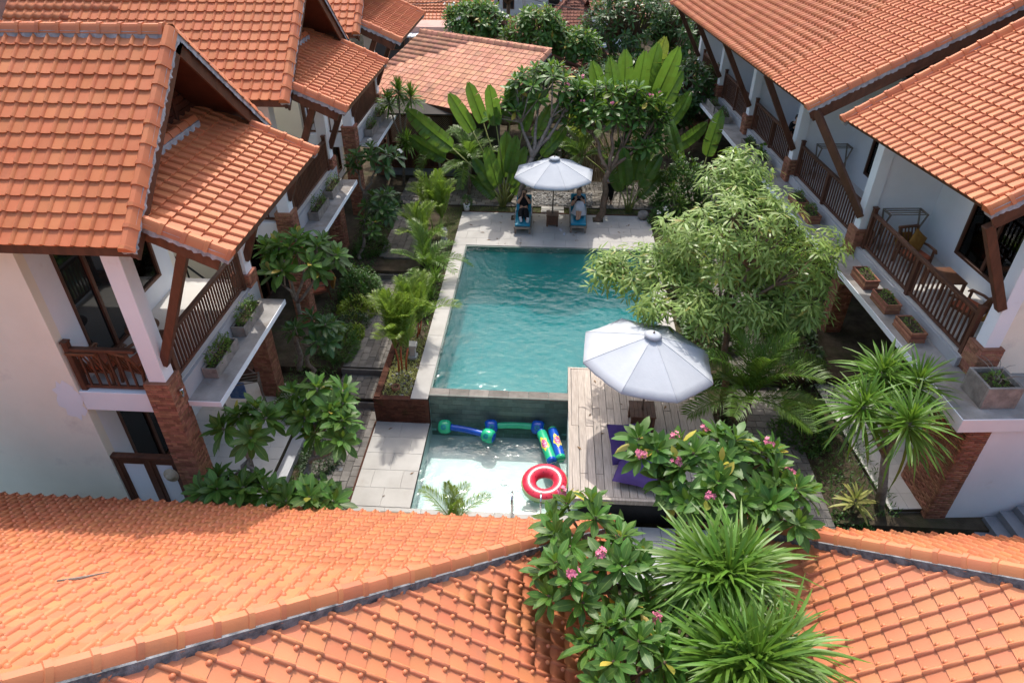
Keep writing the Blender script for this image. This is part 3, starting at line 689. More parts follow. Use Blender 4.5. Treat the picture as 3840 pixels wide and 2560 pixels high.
# ---------------------------------------------------------------- long building on the right (local frame: x = v outwards, y = u along)
RA = RAD(4.6)
def right_building(name, label, u0, u1, piers, eu0, eu1, ev, ez, ez1, pitch, vr, rake0, rake1, wins, near=False, ntile=300):
    root = thing(name, label, 'house', (8.1, 13.0, 0), RA, world=False)
    gz = -1.0
    VF0, VW = .62, 2.62     # pier front, room front
    zf, zc = 2.68, 6.2
    # ledge and floors
    MB().box((0.002, u0, 2.31), (VF0+.12, u1, 2.43)).build('planter_ledge', mt['conc'], root, bev=.008)
    MB().box((-.02, u0, 2.28), (0.0, u1, 2.425)).build('ledge_edge', mt['white'], root)
    MB().box((VF0+.125, u0, 2.31), (VF0+.20, u1, 2.675)).build('ledge_curb', mt['tilegrey'], root, bev=.006)
    MB().box((VF0+.203, u0, 2.45), (7.5, u1, zf-.004)).build('balcony_floor', mt['floor'], root)
    up = [(a, b_, z0, z1) for (a, b_, z0, z1) in wins]
    lo = [(p-2.4, p-1.2, -.35, 1.7) for p in piers if u0 < p-2.4]
    wallgrid(MB(), 'x', VW, VW+.2, u0, u1, gz, zc, up+lo).build('front_wall', mt['white'], root)
    for q in up: window(root, 'x', VW, *q, out=-1, split=2)
    for q in lo: window(root, 'x', VW, *q, out=-1, split=1, curtain=False)
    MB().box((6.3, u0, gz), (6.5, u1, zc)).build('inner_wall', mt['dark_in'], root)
    for k, p in enumerate(piers):
        VF = VF0+(.22 if p < 0 else 0)
        brick_pier(root, VF, VF+.48, p, p+.48, gz, 3.13, '-y-x', single=near and k < 2)
        MB().box((VF+.08, p+.08, 3.166), (VF+.40, p+.40, zc+.1)).build('column', mt['white'], root, bev=.012)
        MB().box((VF+.402, p+.16, 2.68), (VW-.002, p+.32, zc)).build('partition_wall', mt['white'], root)
        MB().bar((VF+.06, p+.12, 3.52 if p > 0 else 4.1), (VF-1.33 if p > 0 else VF-.95, p+(1.35 if 0 < p < 5 else .12), (6.0 if p < 5 else 5.90) if p > 0 else 5.95), .15, .18, (0, 0, 1)).build('brace', mt['wood'], root, bev=.01)
        if k+1 < len(piers):
            railing(root, (VF0+.28, p+.52, zf), (VF0+.28, piers[k+1]-.04, zf), 1.02, .15, mid=True)
    # roof: one slope towards the courtyard and one behind the ridge
    tp = math.tan(pitch); L = eu1-eu0; dz = (ez1-ez)/L
    U = Vector((0, 1, dz)).normalized(); Vv = Vector((math.cos(pitch), 0, math.sin(pitch))); Vv = (Vv-U*Vv.dot(U)).normalized()
    # normal up: needs U x V with z > 0 -> run the eave from far to near
    Ub = -U; N = Ub.cross(Vv)
    S = (vr-ev)/math.cos(pitch); O = Vector((ev, eu1, ez1))
    c = [O, O+Ub*L, O+Ub*L+Vv*S, O+Vv*S]
    b = MB().poly([p-N*.02 for p in c], .07)
    V2 = Vector((Vv.x, 0, -Vv.z)); b.poly([c[3]-N*.02, c[2]-N*.02, c[2]+V2*S, c[3]+V2*S], .07)
    roof = b.build('roof', mt['wood_red'], root)
    RM = Matrix.Translation((8.1, 13.0, 0)) @ Matrix.Rotation(RA, 4, 'Z')
    tl = Tiles(roof, 'tile', ntile)
    # visibility is judged in world space
    class _T(Tiles): pass
    tl.slope(O-Vv*.03, Ub, Vv, L, S)
    tl.c = [(seen(RM @ m.translation), m, cut, r) for (v_, m, cut, r) in tl.c]
    tl.finish()
    if rake0: 
        ridge(roof, c[1]-Vv*.08+N*.02, c[2]+N*.02, 'tile', up=N, drop=.13, lift=.035)
        MB().bar(c[1]-Vv*.05-N*.20-U*.02, c[2]-N*.20-U*.02, .05, .24, N).bar(c[1]-N*.27+U*.05, c[2]-N*.27+U*.05, .06, .34, N).build('bargeboard', mt['wood'], roof, bev=.006)
    if rake1: ridge(roof, c[0]-Vv*.08+N*.02, c[3]+N*.02, 'tile', up=N, drop=.13, lift=.035)
    ridge(roof, c[3], c[2], 'tile', drop=.14)
    MB().bar(c[0]+Vv*.05-N*.11, c[1]+Vv*.05-N*.11, .03, .13, N).build('fascia', mt['wood'], roof)
    MB().bar(c[0]+Vv*.55-N*.16, c[1]+Vv*.55-N*.16, .14, .14, N).build('purlin', mt['wood'], roof, bev=.008)
    MB().bar(c[0]+Vv*1.75-N*.20, c[1]+Vv*1.75-N*.20, .14, .2, N).build('plate_beam', mt['wood'], roof, bev=.008)
    return root
RF = right_building('balcony_building', 'long terracotta roofed balcony building with people seated behind its railing', 4.72, 24.0, [9.6, 14.4, 18.7, 22.5], 5.75, 22.6, -.92, 6.10, 5.86, RAD(28), 6.4, True, True,
                    [(12.2, 13.6, 3.3, 5.3), (16.6, 17.8, 3.3, 5.3), (7.1, 8.5, 3.15, 5.2)])
railing(RF, (.62+.28, 4.92, 2.68), (.62+.28, 9.56, 2.68), 1.02, .15, mid=True)
RB = right_building('balcony_building', 'lower terracotta roofed balcony building with stepped white wall and brick corner pier', -.7, 4.70, [-1.12, 4.4], -1.35, 4.62, -.45, 6.42, 6.14, RAD(31), 6.4, True, True,
                    [(.9, 3.15, 3.15, 5.2)], near=True)
# near end of the right building: end wall, returning ledge, corner pier, outside steps
MB().box((1.24, -.98, 2.44), (7.5, -.74, 6.2)).build('end_wall', mt['cream'], RB)
MB().box((0.002, -2.40, 2.31), (7.5, -.704, 2.43)).build('planter_ledge', mt['conc'], RB, bev=.008)
MB().box((-.02, -2.40, 2.10), (0.0, -.704, 2.425)).box((-.02, -2.425, 2.10), (7.5, -2.403, 2.425)).build('ledge_edge', mt['white'], RB)
MB().box((.75, -2.36, -1.0), (7.5, -2.15, 2.30)).build('lower_wall', mt['white'], RB)
brick_pier(RB, .28, .74, -2.38, -1.2, -1.0, 2.26, '-y-x', single=False)
es = thing('outdoor_steps', 'grey painted concrete steps climbing along the white wall', 'steps', tuple(Matrix.Translation((8.1, 13.0, 0)) @ Matrix.Rotation(RA, 4, 'Z') @ Vector((.95, -2.42, -.95))), RA, world=False)
for k in range(8):
    MB().box((k*.30, -1.25, 0), ((k+1)*.30 if k < 7 else 5.0, .0, .165*(k+1))).build('step', mt['grey_ledge'], es, bev=.01)
MB().box((1.35, .02, 1.45), (1.70, .06, 1.60)).build('step_light', mt['black'], es)
# ---------------------------------------------------------------- two tiled hip roofs in the foreground
def front_pavilion(label, cx, cy, sx, ze, t, Lx, Ly, walls, kindt='tile_new'):
    """corner (cx,cy) of the eaves; the roof runs away from it in x (sign sx) and towards -y"""
    root = thing('garden_pavilion', label, 'house', (cx+sx*3, cy-3, -.97))
    R_ = 6.4   # horizontal run of the slopes up to the ridge
    C0 = Vector((cx, cy, ze)); hipd = Vector((sx, -1, t))
    top = C0+hipd*R_
    far = Vector((cx+sx*Lx, cy, ze)); fart = far+Vector((0, -R_, t*R_)); nearp = Vector((cx, cy-Ly, ze)); neart = nearp+Vector((sx*R_, 0, t*R_))
    s = math.sqrt(1+t*t)
    # far-facing slope and side slope
    VA = Vector((0, -1, t))/s; VB = Vector((sx, 0, t))/s
    NA = Vector((0, t, 1))/s; NB = Vector((-sx*t, 0, 1))/s
    b = MB()
    def deck(pts, n):
        if (pts[1]-pts[0]).cross(pts[2]-pts[1]).dot(n) < 0: pts = pts[::-1]
        b.poly([p-n*.02 for p in pts], .06, n)
    deck([C0, far, fart, top], NA); deck([C0, top, neart, nearp], NB)
    roof = b.build('roof', mt['wood_red'], root)
    hn = Vector((sx, 1, 0)).normalized()     # keeps the A side (towards +y / away)
    tl = Tiles(roof, kindt, 300)
    UA = VA.cross(NA); UB = VB.cross(NB)
    # UA must run so that UA x VA = NA
    OA = C0 if UA.x*sx > 0 else far
    tl.slope(OA-VA*.04, UA, VA, Lx, s*R_, [(C0+Vector((0, 0, 0)), hn)])
    OB = C0 if UB.y < 0 else nearp
    tl.slope(OB-VB*.04, UB, VB, Ly, s*R_, [(C0, -hn)])
    tl.finish()
    ridge(roof, C0+Vector((0, 0, .03))-hipd*.03, top+Vector((0, 0, .03)), kindt, drop=.15, w=.15, lift=.07, scale=1.08)
    MB().box((min(cx, far.x)+.02, cy-.05, ze-.12), (max(cx, far.x)-.02, cy-.02, ze-.02)).build('fascia', mt['wood'], roof)
    MB().box((cx+(.02 if sx > 0 else -.05), cy-Ly, ze-.12), (cx+(.05 if sx > 0 else -.02), cy-.02, ze-.02)).build('fascia', mt['wood'], roof)
    x0, x1 = sorted((cx+sx*.9, cx+sx*Lx)); MB().box((x0, cy-Ly, -.97), (x1, cy-.9, ze+.5)).build('wall', mt['cream'], root)
    return root
FP1 = front_pavilion('low tiled pavilion whose long hip ridge runs towards the small pool edge', 1.3, 8.7, -1, 1.1, .76, 13.0, 8.5, None)
FP2 = front_pavilion('low tiled pavilion with hip ridge beside the grey steps', 3.9, 8.8, 1, 1.1, .90, 8.0, 8.5, None)
tw = MB(); tw.tube([(-6.07, 4.93, 4.02), (-5.82, 5.0, 4.0), (-5.55, 5.17, 3.92)], [.012, .02, .006], 6)
tag(tw.build('twig', mt['trunk']), 'dry grey twig lying on the orange tiles', 'twig')
# dark timber gate with pale panels below the near balcony
gt0 = thing('porch_gate', 'dark timber half gate with pale panels under the paint-patched house balcony', 'gate', (-8.5, 9.98, -.62))
for x in (-9.14, -8.42, -7.80): MB().box((x-.05, 9.93, -.62), (x+.05, 10.03, .98)).build('post', mt['wood'], gt0, bev=.006)
MB().box((-9.22, 9.91, .98), (-7.74, 10.05, 1.06)).build('top_rail', mt['wood'], gt0, bev=.008)
for x0, x1 in ((-9.09, -8.47), (-8.37, -7.85)):
    fr0 = MB().box((x0, 9.95, -.55), (x0+.08, 10.01, .97)).box((x1-.08, 9.95, -.55), (x1, 10.01, .97)).box((x0+.08, 9.95, -.55), (x1-.08, 10.01, -.42)).box((x0+.08, 9.95, .82), (x1-.08, 10.01, .97)).build('leaf_frame', mt['wood'], gt0, bev=.006)
    MB().box((x0+.08, 9.97, -.42), (x1-.08, 9.985, .82)).build('panel', mt['white'], fr0)
mt['straw'] = MAT('straw', (.36, .31, .22), (.46, .40, .30), 20, .9, 0, .4, 40, .1)
hat = MB().lathe([(.17, .0), (.165, .012), (.09, .02), (.085, .09), (.05, .12), (0, .125)], 20)
hat.v = [tuple(Matrix.Translation((-7.95, 9.86, .62)) @ Euler((RAD(80), 0, 0)).to_matrix().to_4x4() @ Vector(p)) for p in hat.v]
tag(hat.build('sun_hat', mt['straw'], smooth=True), 'pale straw sun hat hanging on the porch gate by the brick pier', 'hat')
pr = pave('porch_floor', -.45, 2.60, -2.2, 24.0, -.42, .45, .45, mt['floor'], 0, .004, jit=0)
pr.matrix_basis = RMR = Matrix.Translation((8.1, 13.0, 0)) @ Matrix.Rotation(RA, 4, 'Z')
ps_ = struct('porch_step', MB().box((-.75, -2.2, -1.0), (-.452, 24.0, -.56)).box((-.45, -2.2, -1.0), (2.6, 24, -.54)), mt['tilegrey'], bev=.006); ps_.matrix_basis = RMR
# ---------------------------------------------------------------- deck, furniture by the pool
o = pave('timber_deck', .72, 4.3, 10.36, 14.93, 0.0, .178, 2.3, mt['deck'], .3, .009, th=.03, jit=.002, base=mt['black'], along='y')
MB().box((.642, 10.30, -.055), (.716, 15.0, .004)).box((.718, 14.934, -.055), (4.3, 15.0, .004)).build('border_plank', mt['deck'], o, bev=.004)
MB().box((.72, 10.28, -.13), (4.3, 10.355, .004)).build('border_plank', mt['deck'], o, bev=.004)
struct('deck_shade_block', MB().box((.86, 10.45, -.9), (4.2, 14.7, -.13)), mt['black'])  # black block under the planks; the shade there is put into its colour
mt['canvas'] = MAT('white_canvas', (.41, .435, .47), (.46, .485, .52), 1.5, .9, .02, .15, 12, .1, stain=((.58, .60, .62), 1.6, .6, .4))
mt['teal'] = MAT('teal_vinyl', (.0, .17, .27), (.005, .21, .33), 3, .35, 0, .1, 20, .4)
mt['teak'] = MAT('grey_teak', (.16, .13, .105), (.27, .23, .19), 6, .7, .1, .2, 30, .3)
mt['teakbr'] = MAT('brown_teak', (.085, .042, .025), (.15, .075, .045), 6, .55, .1, .2, 30, .35)
def umbrella(label, x, y, z0, z1, r, base_z, n=8, tilt=(0, 0), rot=0.2):
    root = thing('parasol', label, 'parasol', (x, y, base_z))
    TM = Matrix.Translation((x, y, z1)) @ Euler((tilt[0], tilt[1], 0)).to_matrix().to_4x4() @ Matrix.Translation((-x, -y, -z1))
    b = MB(); sub = 6; rings = 8
    for g in range(n):              # one cloth panel between two ribs at a time, so the seams stay crisp
        vs = []; fs = []
        for i in range(rings+1):
            t = i/rings
            for k in range(sub+1):
                f = k/sub; a = rot+2*math.pi*(g+f)/n; sag = 4*f*(1-f)
                rr = t*r*(1-(1-math.cos(math.pi/n))*sag)
                zz = z1-(z1-z0)*(t**1.12) - sag*.050*t*(1-t*.3) + .012*math.sin(9*t+2.1*g+3*k)*sag*t
                vs.append((x+rr*math.cos(a), y+rr*math.sin(a), zz))
        m = sub+1
        fs = [(i*m+k, i*m+k+1, (i+1)*m+k+1, (i+1)*m+k) for i in range(rings) for k in range(sub)]
        q = len(vs); vs += [(p[0], p[1], p[2]-.045) for p in vs[rings*m:rings*m+m]]; fs += [(rings*m+k, rings*m+k+1, q+k+1, q+k) for k in range(sub)]
        b.add(vs, fs, 0, TM)
    can = b.build('canopy', mt['canvas'], root, True)
    for g in range(n):
        a = rot+2*math.pi*g/n
        MB().tube([TM @ Vector((x+t*r*math.cos(a), y+t*r*math.sin(a), z1-(z1-z0)*(t**1.12)+.003)) for t in [i/8 for i in range(1, 9)]], .006, 5).build('seam', mt['canvas'], can, True)
    vent = MB().lathe([(.02, .05), (.12, .03), (.21, -.02), (.20, -.035)], 16, (x, y, z1+.03)); vent.v = [tuple(TM @ Vector(p)) for p in vent.v]
    vent.build('vent_cap', mt['canvas'], can, True)
    MB().tube([TM @ Vector((x, y, z1+.06)), TM @ Vector((x, y, z1+.12))], [.03, .018], 8).build('finial', mt['teak'], can)
    for k in range(n):
        a = rot+2*math.pi*k/n
        MB().bar(TM @ Vector((x+.03*math.cos(a), y+.03*math.sin(a), z1-.05)), TM @ Vector((x+r*.97*math.cos(a), y+r*.97*math.sin(a), z0-.02)), .018, .03).build('rib', mt['teakbr'], root)
        MB().bar(TM @ Vector((x+.03*math.cos(a), y+.03*math.sin(a), z0-.25)), TM @ Vector((x+r*.5*math.cos(a), y+r*.5*math.sin(a), (z0+z1)/2-.06)), .014, .022).build('strut', mt['teakbr'], root)
    MB().tube([(x, y, base_z), (x, y, z0-.3), TM @ Vector((x, y, z1))], .026, 10).build('pole', mt['teak'], root, True)
    return root
umbrella('white canvas parasol shading the two sun loungers', .10, 23.93, 2.03, 2.58, 1.50, .46, rot=.30)
umbrella('larger white canvas parasol standing on the timber deck', 2.42, 12.78, 2.08, 2.68, 1.58, .50, tilt=(0, RAD(6)), rot=.32)
def umb_table(label, x, y, z0, h, w):
    root = thing('parasol_table', label, 'table', (x, y, z0))
    for k in range(6): MB().box((x-w/2+k*w/6+.002, y-w/2, z0+h-.035), (x-w/2+(k+1)*w/6-.002, y+w/2, z0+h)).build('top_slat', mt['teakbr'], root, bev=.004)
    i = w/2-.05
    MB().box((x-i+.03, y-i+.03, z0+.05), (x+i-.03, y+i-.03, z0+h-.036)).build('box', mt['teakbr'], root)
    for sx in (-1, 1):
        for sy in (-1, 1): MB().box((x+sx*i-.03, y+sy*i-.03, z0), (x+sx*i+.03, y+sy*i+.03, z0+h-.036)).build('leg', mt['teakbr'], root, bev=.004)
    for zz in (.06, h-.13): MB().box((x-i+.03, y-i-.005, z0+zz), (x+i-.03, y-i+.028, z0+zz+.06)).build('rail', mt['teakbr'], root)
    for k in range(4): MB().box((x-i+.035+k*(2*i-.07)/4, y-i+.008, z0+.12), (x-i+.035+(k+1)*(2*i-.07)/4-.006, y-i+.025, z0+h-.13)).build('panel', mt['teakbr'], root)
umb_table('low brown timber table holding the parasol between the loungers', .10, 23.93, 0.0, .46, .48)
umb_table('square brown timber table holding the deck parasol', 2.42, 12.78, 0.004, .50, .62)
def lounger(label, x, y):
    root = thing('sun_lounger', label, 'sun lounger', (x, y, 0))
    w = .30
    for s in (-1, 1): MB().box((x+s*w-.025, y, .24), (x+s*w+.025, y+1.85, .31)).build('side_rail', mt['teak'], root, bev=.006)
    MB().box((x-w, y-.03, .24), (x+w, y+.02, .31)).build('end_rail', mt['teak'], root, bev=.006)
    for s in (-1, 1):
        for yy in (.08, 1.6): MB().box((x+s*(w-.03)-.028, y+yy-.028, 0), (x+s*(w-.03)+.028, y+yy+.028, .25)).build('leg', mt['teak'], root, bev=.005)
        MB().tube([(x+s*w, y+.95, .33), (x+s*w, y+.98, .47), (x+s*w, y+1.35, .47), (x+s*w, y+1.40, .33)], .018, 6).build('armrest', mt['canvas'], root)
    for k in range(9): MB().box((x-w+.02, y+.04+k*.125, .30), (x+w-.02, y+.13+k*.125, .318)).build('slat', mt['teak'], root)
    def cushion(p, q, th, n=(0, 0, 1)):
        b = MB().bar(p, q, 2*w-.03, th, n); return b
    c = cushion((x, y+.0, .36), (x, y+1.18, .36), .085).build('mattress', mt['teal'], root, True, bev=.03)
    cushion((x, y+1.17, .38), (x, y+1.66, .88), .085).build('mattress_back', mt['teal'], root, True, bev=.03)
    MB().bar((x, y+1.20, .315), (x, y+1.70, .82), 2*w-.08, .03).build('back_frame', mt['teak'], root)
    return root
lounger('turquoise padded sun lounger carrying a person in black', -1.0, 22.98)
lounger('turquoise padded sun lounger carrying a person with knees drawn up', 1.07, 23.18)
# ---------------------------------------------------------------- people
mt['skin'] = MAT('skin', (.42, .24, .16), (.47, .28, .19), 4, .55, 0, 0, 1, .3)
mt['cloth_black'] = MAT('black_cloth', (.010, .010, .012), (.020, .020, .022), 6, .9, 0, .2, 30, .1)
mt['cloth_white'] = MAT('pale_grey_cloth', (.46, .47, .52), (.56, .57, .62), 5, .9, 0, .5, 14, .1)
mt['cloth_lav'] = MAT('lavender_cloth', (.30, .30, .40), (.38, .38, .48), 5, .9)
mt['hair_dk'] = MAT('black_hair', (.010, .008, .007), (.022, .017, .014), 20, .45)
mt['hair_br'] = MAT('brown_hair', (.045, .022, .012), (.09, .045, .024), 20, .5)
mt['phone'] = MAT('black_phone', (.008, .008, .009), (.012, .012, .013), 4, .2)
mt['phone_w'] = MAT('pale_phone', (.55, .55, .55), (.6, .6, .6), 4, .2)
def skinmesh(name, mat, verts, edges, rad, parent, sub=1, root=0):
    me = bpy.data.meshes.new(name); o_ = org(parent)
    me.from_pydata([Vector(v)-o_ for v in verts], edges, []); me.materials.append(mat)
    ob = link(name, me, parent)
    md = ob.modifiers.new('skin', 'SKIN'); md.use_smooth_shade = True
    sv = me.skin_vertices[0].data
    for k, r in enumerate(rad):
        rr = r if hasattr(r, '__len__') else (r, r)
        rr = (rr[0]*1.28, rr[1]*1.28)
        sv[k].radius = rr; sv[k].use_root = (k == root)
    ob.modifiers.new('sub', 'SUBSURF').levels = sub; ob.modifiers['sub'].render_levels = sub
    return ob
def person(label, J, top, bottom, hair, loc, long_sleeve=False, skirt=False, hood=False):
    """J: joints in world space: pelvis, waist, chest, neck, head, and per side s in 'LR': sh, el, wr, hip, kn, an, toe"""
    J = {k: Vector(v) for k, v in J.items()}
    root = thing('person', label, 'person', loc)
    v, e, r = [], [], []
    def add(p, rad, par=None):
        v.append(p); r.append(rad); i = len(v)-1
        if par is not None: e.append((par, i))
        return i
    pel = add(J['pelvis'], (.125, .10)); wa = add(J['waist'], (.115, .09), pel); ch = add(J['chest'], (.135, .10), wa)
    nk = add(J['neck'], .050, ch); hb = add(J['neck'].lerp(J['head'], .55), .072, nk); hd = add(J['head'], .098, hb)
    fwd = J.get('face', J['head']+Vector((0, -.1, 0)))-J['head']; fwd.normalize()
    upv = (J['head']-J['neck']).normalized(); add(J['head']+upv*.09, .075, hd)
    add(J['head']+fwd*.095-upv*.015, .016, hd)          # nose
    for s in 'LR':
        sh = add(J['sh'+s], .056, ch); el = add(J['el'+s], .042, sh); wr = add(J['wr'+s], .029, el)
        d = (J['wr'+s]-J['el'+s]).normalized(); pal = add(J['wr'+s]+d*.06, (.036, .022), wr)
        side = d.cross(Vector((.3, .5, .8))).normalized()
        for k in range(4):
            off = side*(-.027+.018*k); l = (.062, .075, .070, .055)[k]
            f1 = add(J['wr'+s]+d*.095+off, .0095, pal); add(J['wr'+s]+d*(.095+l*.75)+off*1.05-d.cross(side)*.02, .008, f1)
        t1 = add(J['wr'+s]+d*.05+side*.045, .011, pal); add(J['wr'+s]+d*.085+side*.055, .009, t1)
        hi = add(J['hip'+s], .088, pel); kn = add(J['kn'+s], .060, hi); an = add(J['an'+s], .040, kn); add(J['toe'+s], (.045, .028), an)
    body = skinmesh('body', mt['skin'], v, e, r, root)
    # top
    v, e, r = [], [], []
    a = add(J['pelvis'].lerp(J['waist'], -.1), (.142, .118)); b_ = add(J['waist'], (.135, .110), a); c = add(J['chest'], (.152, .120), b_)
    add(J['chest'].lerp(J['neck'], .55), .085, c)
    for s in 'LR':
        q = add(J['sh'+s], .076, c); q2 = add(J['sh'+s].lerp(J['el'+s], .5), .066, q)
        if long_sleeve: q3 = add(J['el'+s], .056, q2); add(J['el'+s].lerp(J['wr'+s], .85), .044, q3)
    skinmesh('shirt', top, v, e, r, root)
    v, e, r = [], [], []
    a = add(J['pelvis'], (.146, .120)); add(J['pelvis'].lerp(J['waist'], .5), (.138, .112), a)
    for s in 'LR':
        h = add(J['hip'+s], .108, a); h2 = add(J['hip'+s].lerp(J['kn'+s], .5), .098, h); k = add(J['kn'+s], .084 if not skirt else .10, h2); add(J['kn'+s].lerp(J['an'+s], .85 if not skirt else .6), .066 if not skirt else .095, k)
    skinmesh('trousers', bottom, v, e, r, root)
    hb_ = J['head']-fwd*.028+upv*.022
    v, e, r = [], [], []
    a = add(hb_+upv*.085-fwd*.01, .080); b_ = add(hb_+upv*.01-fwd*.03, .095, a); add(hb_-upv*.13-fwd*.035, .075 if not hood else .10, b_)
    skinmesh('hair' if not hood else 'headscarf', hair, v, e, r, root)
    for s in 'LR':
        pass
    return root, J
PA, JA = person('person in black lying on a lounger holding a phone up', dict(pelvis=(-1.0, 23.98, .53), waist=(-1.0, 24.13, .60), chest=(-1.0, 24.30, .76), neck=(-1.0, 24.40, .92), head=(-1.0, 24.45, 1.05), face=(-1.0, 24.2, 1.15),
    shL=(-1.17, 24.32, .84), elL=(-1.22, 24.02, .78), wrL=(-1.07, 24.12, 1.02), shR=(-.83, 24.32, .84), elR=(-.76, 24.02, .78), wrR=(-.93, 24.12, 1.02),
    hipL=(-1.09, 23.92, .52), knL=(-1.10, 23.52, .56), anL=(-1.05, 23.16, .47), toeL=(-1.09, 23.09, .62), hipR=(-.91, 23.92, .52), knR=(-.88, 23.52, .56), anR=(-.83, 23.13, .47), toeR=(-.80, 23.05, .61)),
    mt['cloth_black'], mt['cloth_black'], mt['hair_dk'], (-1.0, 23.9, .42))
for s in 'LR':
    a, t = JA['an'+s], JA['toe'+s]; MB().bar(a+Vector((0, -.05, -.02)), t+Vector((0, -.015, .05)), .095, .03, (0, -1, .3)).build('shoe_sole', mt['cloth_white'], PA, bev=.01)
tag(MB().bar((-1.0, 24.07, 1.02), (-1.0, 24.10, 1.17), .075, .012, (0, -1, 0)).build('phone', mt['phone'], bev=.004), 'dark phone held above the face of the reclining person in black', 'phone')
PB, JB = person('person reclining with knees up under pale cloth and brown hair', dict(pelvis=(1.08, 23.98, .53), waist=(1.08, 24.16, .62), chest=(1.08, 24.36, .80), neck=(1.08, 24.47, .97), head=(1.08, 24.50, 1.10), face=(1.05, 24.2, 1.15),
    shL=(.92, 24.38, .88), elL=(.80, 24.02, .74), wrL=(1.0, 24.16, 1.0), shR=(1.24, 24.38, .88), elR=(1.28, 24.08, .80), wrR=(1.14, 24.16, 1.0),
    hipL=(.99, 23.90, .53), knL=(1.02, 23.74, .98), anL=(1.02, 23.52, .50), toeL=(1.00, 23.40, .46), hipR=(1.17, 23.90, .53), knR=(1.15, 23.72, .95), anR=(1.10, 23.54, .50), toeR=(1.07, 23.42, .46)),
    mt['cloth_black'], mt['cloth_white'], mt['hair_br'], (1.08, 24.0, .42), skirt=True)
b = MB(); n = 12
prof = [(.02, 1.02), (.14, .98), (.20, .80), (.26, .62), (.30, .50)]
vs = []
for (r_, z) in prof:
    for k in range(n):
        a = 2*math.pi*k/n; f = 1+.10*math.sin(5*a+z*9); vs.append((1.09+r_*.92*f*math.cos(a), 23.76+r_*.75*f*math.sin(a)+(1.0-z)*.10, z+.03))
b.add(vs, [(i*n+k, i*n+(k+1) % n, (i+1)*n+(k+1) % n, (i+1)*n+k) for i in range(len(prof)-1) for k in range(n)]).build('sarong', mt['cloth_white'], PB, True)
tag(MB().bar((1.07, 24.08, 1.02), (1.07, 24.12, 1.10), .16, .012, (0, -1, 0)).build('phone', mt['phone'], bev=.004), 'black phone held sideways by the person with knees up', 'phone')
for i, (x, y, a) in enumerate(((.42, 23.42, .5), (.56, 23.10, -.2))):
    m = Matrix.Translation((x, y, .012)) @ Matrix.Rotation(a, 4, 'Z'); b = MB(); k = 14
    out = [(.042*math.cos(6.283*j/k)*(1-.18*math.sin(6.283*j/k)), .115*math.sin(6.283*j/k), 0) for j in range(k)]
    b.poly([Vector(p)+Vector((0, 0, .012)) for p in out], .022, (0, 0, 1)); b.tube([(-.04, .02, .01), (-.02, .03, .05), (.02, .03, .05), (.04, .02, .01)], .012, 6)
    b.v = [tuple(m @ Vector(p)) for p in b.v]
    tag(b.build('sandal', mt['cloth_white'], bev=.003), ('pale sandal right beside the parasol table base', 'pale sandal lying out towards the pool in front of the parasol table')[i], 'sandal')
person('person in lavender shirt standing behind the leaning tree trunk', dict(pelvis=(2.34, 25.9, .92), waist=(2.34, 25.9, 1.06), chest=(2.34, 25.9, 1.30), neck=(2.34, 25.9, 1.47), head=(2.34, 25.88, 1.60),
    shL=(2.17, 25.9, 1.40), elL=(2.12, 25.88, 1.14), wrL=(2.13, 25.84, .92), shR=(2.51, 25.9, 1.40), elR=(2.56, 25.88, 1.14), wrR=(2.55, 25.84, .92),
    hipL=(2.26, 25.9, .90), knL=(2.25, 25.9, .50), anL=(2.25, 25.92, .09), toeL=(2.24, 25.80, .035), hipR=(2.42, 25.9, .90), knR=(2.43, 25.9, .50), anR=(2.43, 25.92, .09), toeR=(2.44, 25.80, .035)),
    mt['cloth_lav'], mt['cloth_black'], mt['hair_dk'], (2.34, 25.9, 0))
RMW = Matrix.Translation((8.1, 13.0, 0)) @ Matrix.Rotation(RA, 4, 'Z')
def rb(u, v, z): return RMW @ Vector((v, u, z))
def seat_joints(u, v, z0, dirv):
    """sitting pose facing dirv (in building axes)"""
    f = Vector((dirv[0], dirv[1], 0)).normalized(); s = Vector((f.y, -f.x, 0)); B = Vector((v, u, z0))
    P = lambda a, b_, c: RMW @ (B + f*a + s*b_ + Vector((0, 0, c)))
    d = dict(pelvis=P(0, 0, .52), waist=P(-.02, 0, .68), chest=P(.02, 0, .92), neck=P(.06, 0, 1.10), head=P(.09, 0, 1.24), face=P(.3, 0, 1.20))
    for q, sg in (('L', -1), ('R', 1)):
        d.update({'sh'+q: P(.03, .17*sg, 1.02), 'el'+q: P(.16, .22*sg, .80), 'wr'+q: P(.30, .08*sg, 1.0), 'hip'+q: P(.04, .10*sg, .52), 'kn'+q: P(.42, .11*sg, .54), 'an'+q: P(.44, .11*sg, .10), 'toe'+q: P(.56, .11*sg, .04)})
    return d
person('person in black top and headscarf seated behind the balcony railing', seat_joints(11.3, 1.30, 2.84, (-.2, -1)), mt['cloth_black'], mt['cloth_black'], mt['hair_dk'], tuple(rb(11.45, 1.35, 2.68)), long_sleeve=True, hood=True)
person('person in grey top with pale hair seated next to the white balcony column', seat_joints(10.7, 1.45, 2.74, (0, 1)), mt['cloth_lav'], mt['cloth_black'], mt['cloth_white'], tuple(rb(10.85, 1.5, 2.68)))
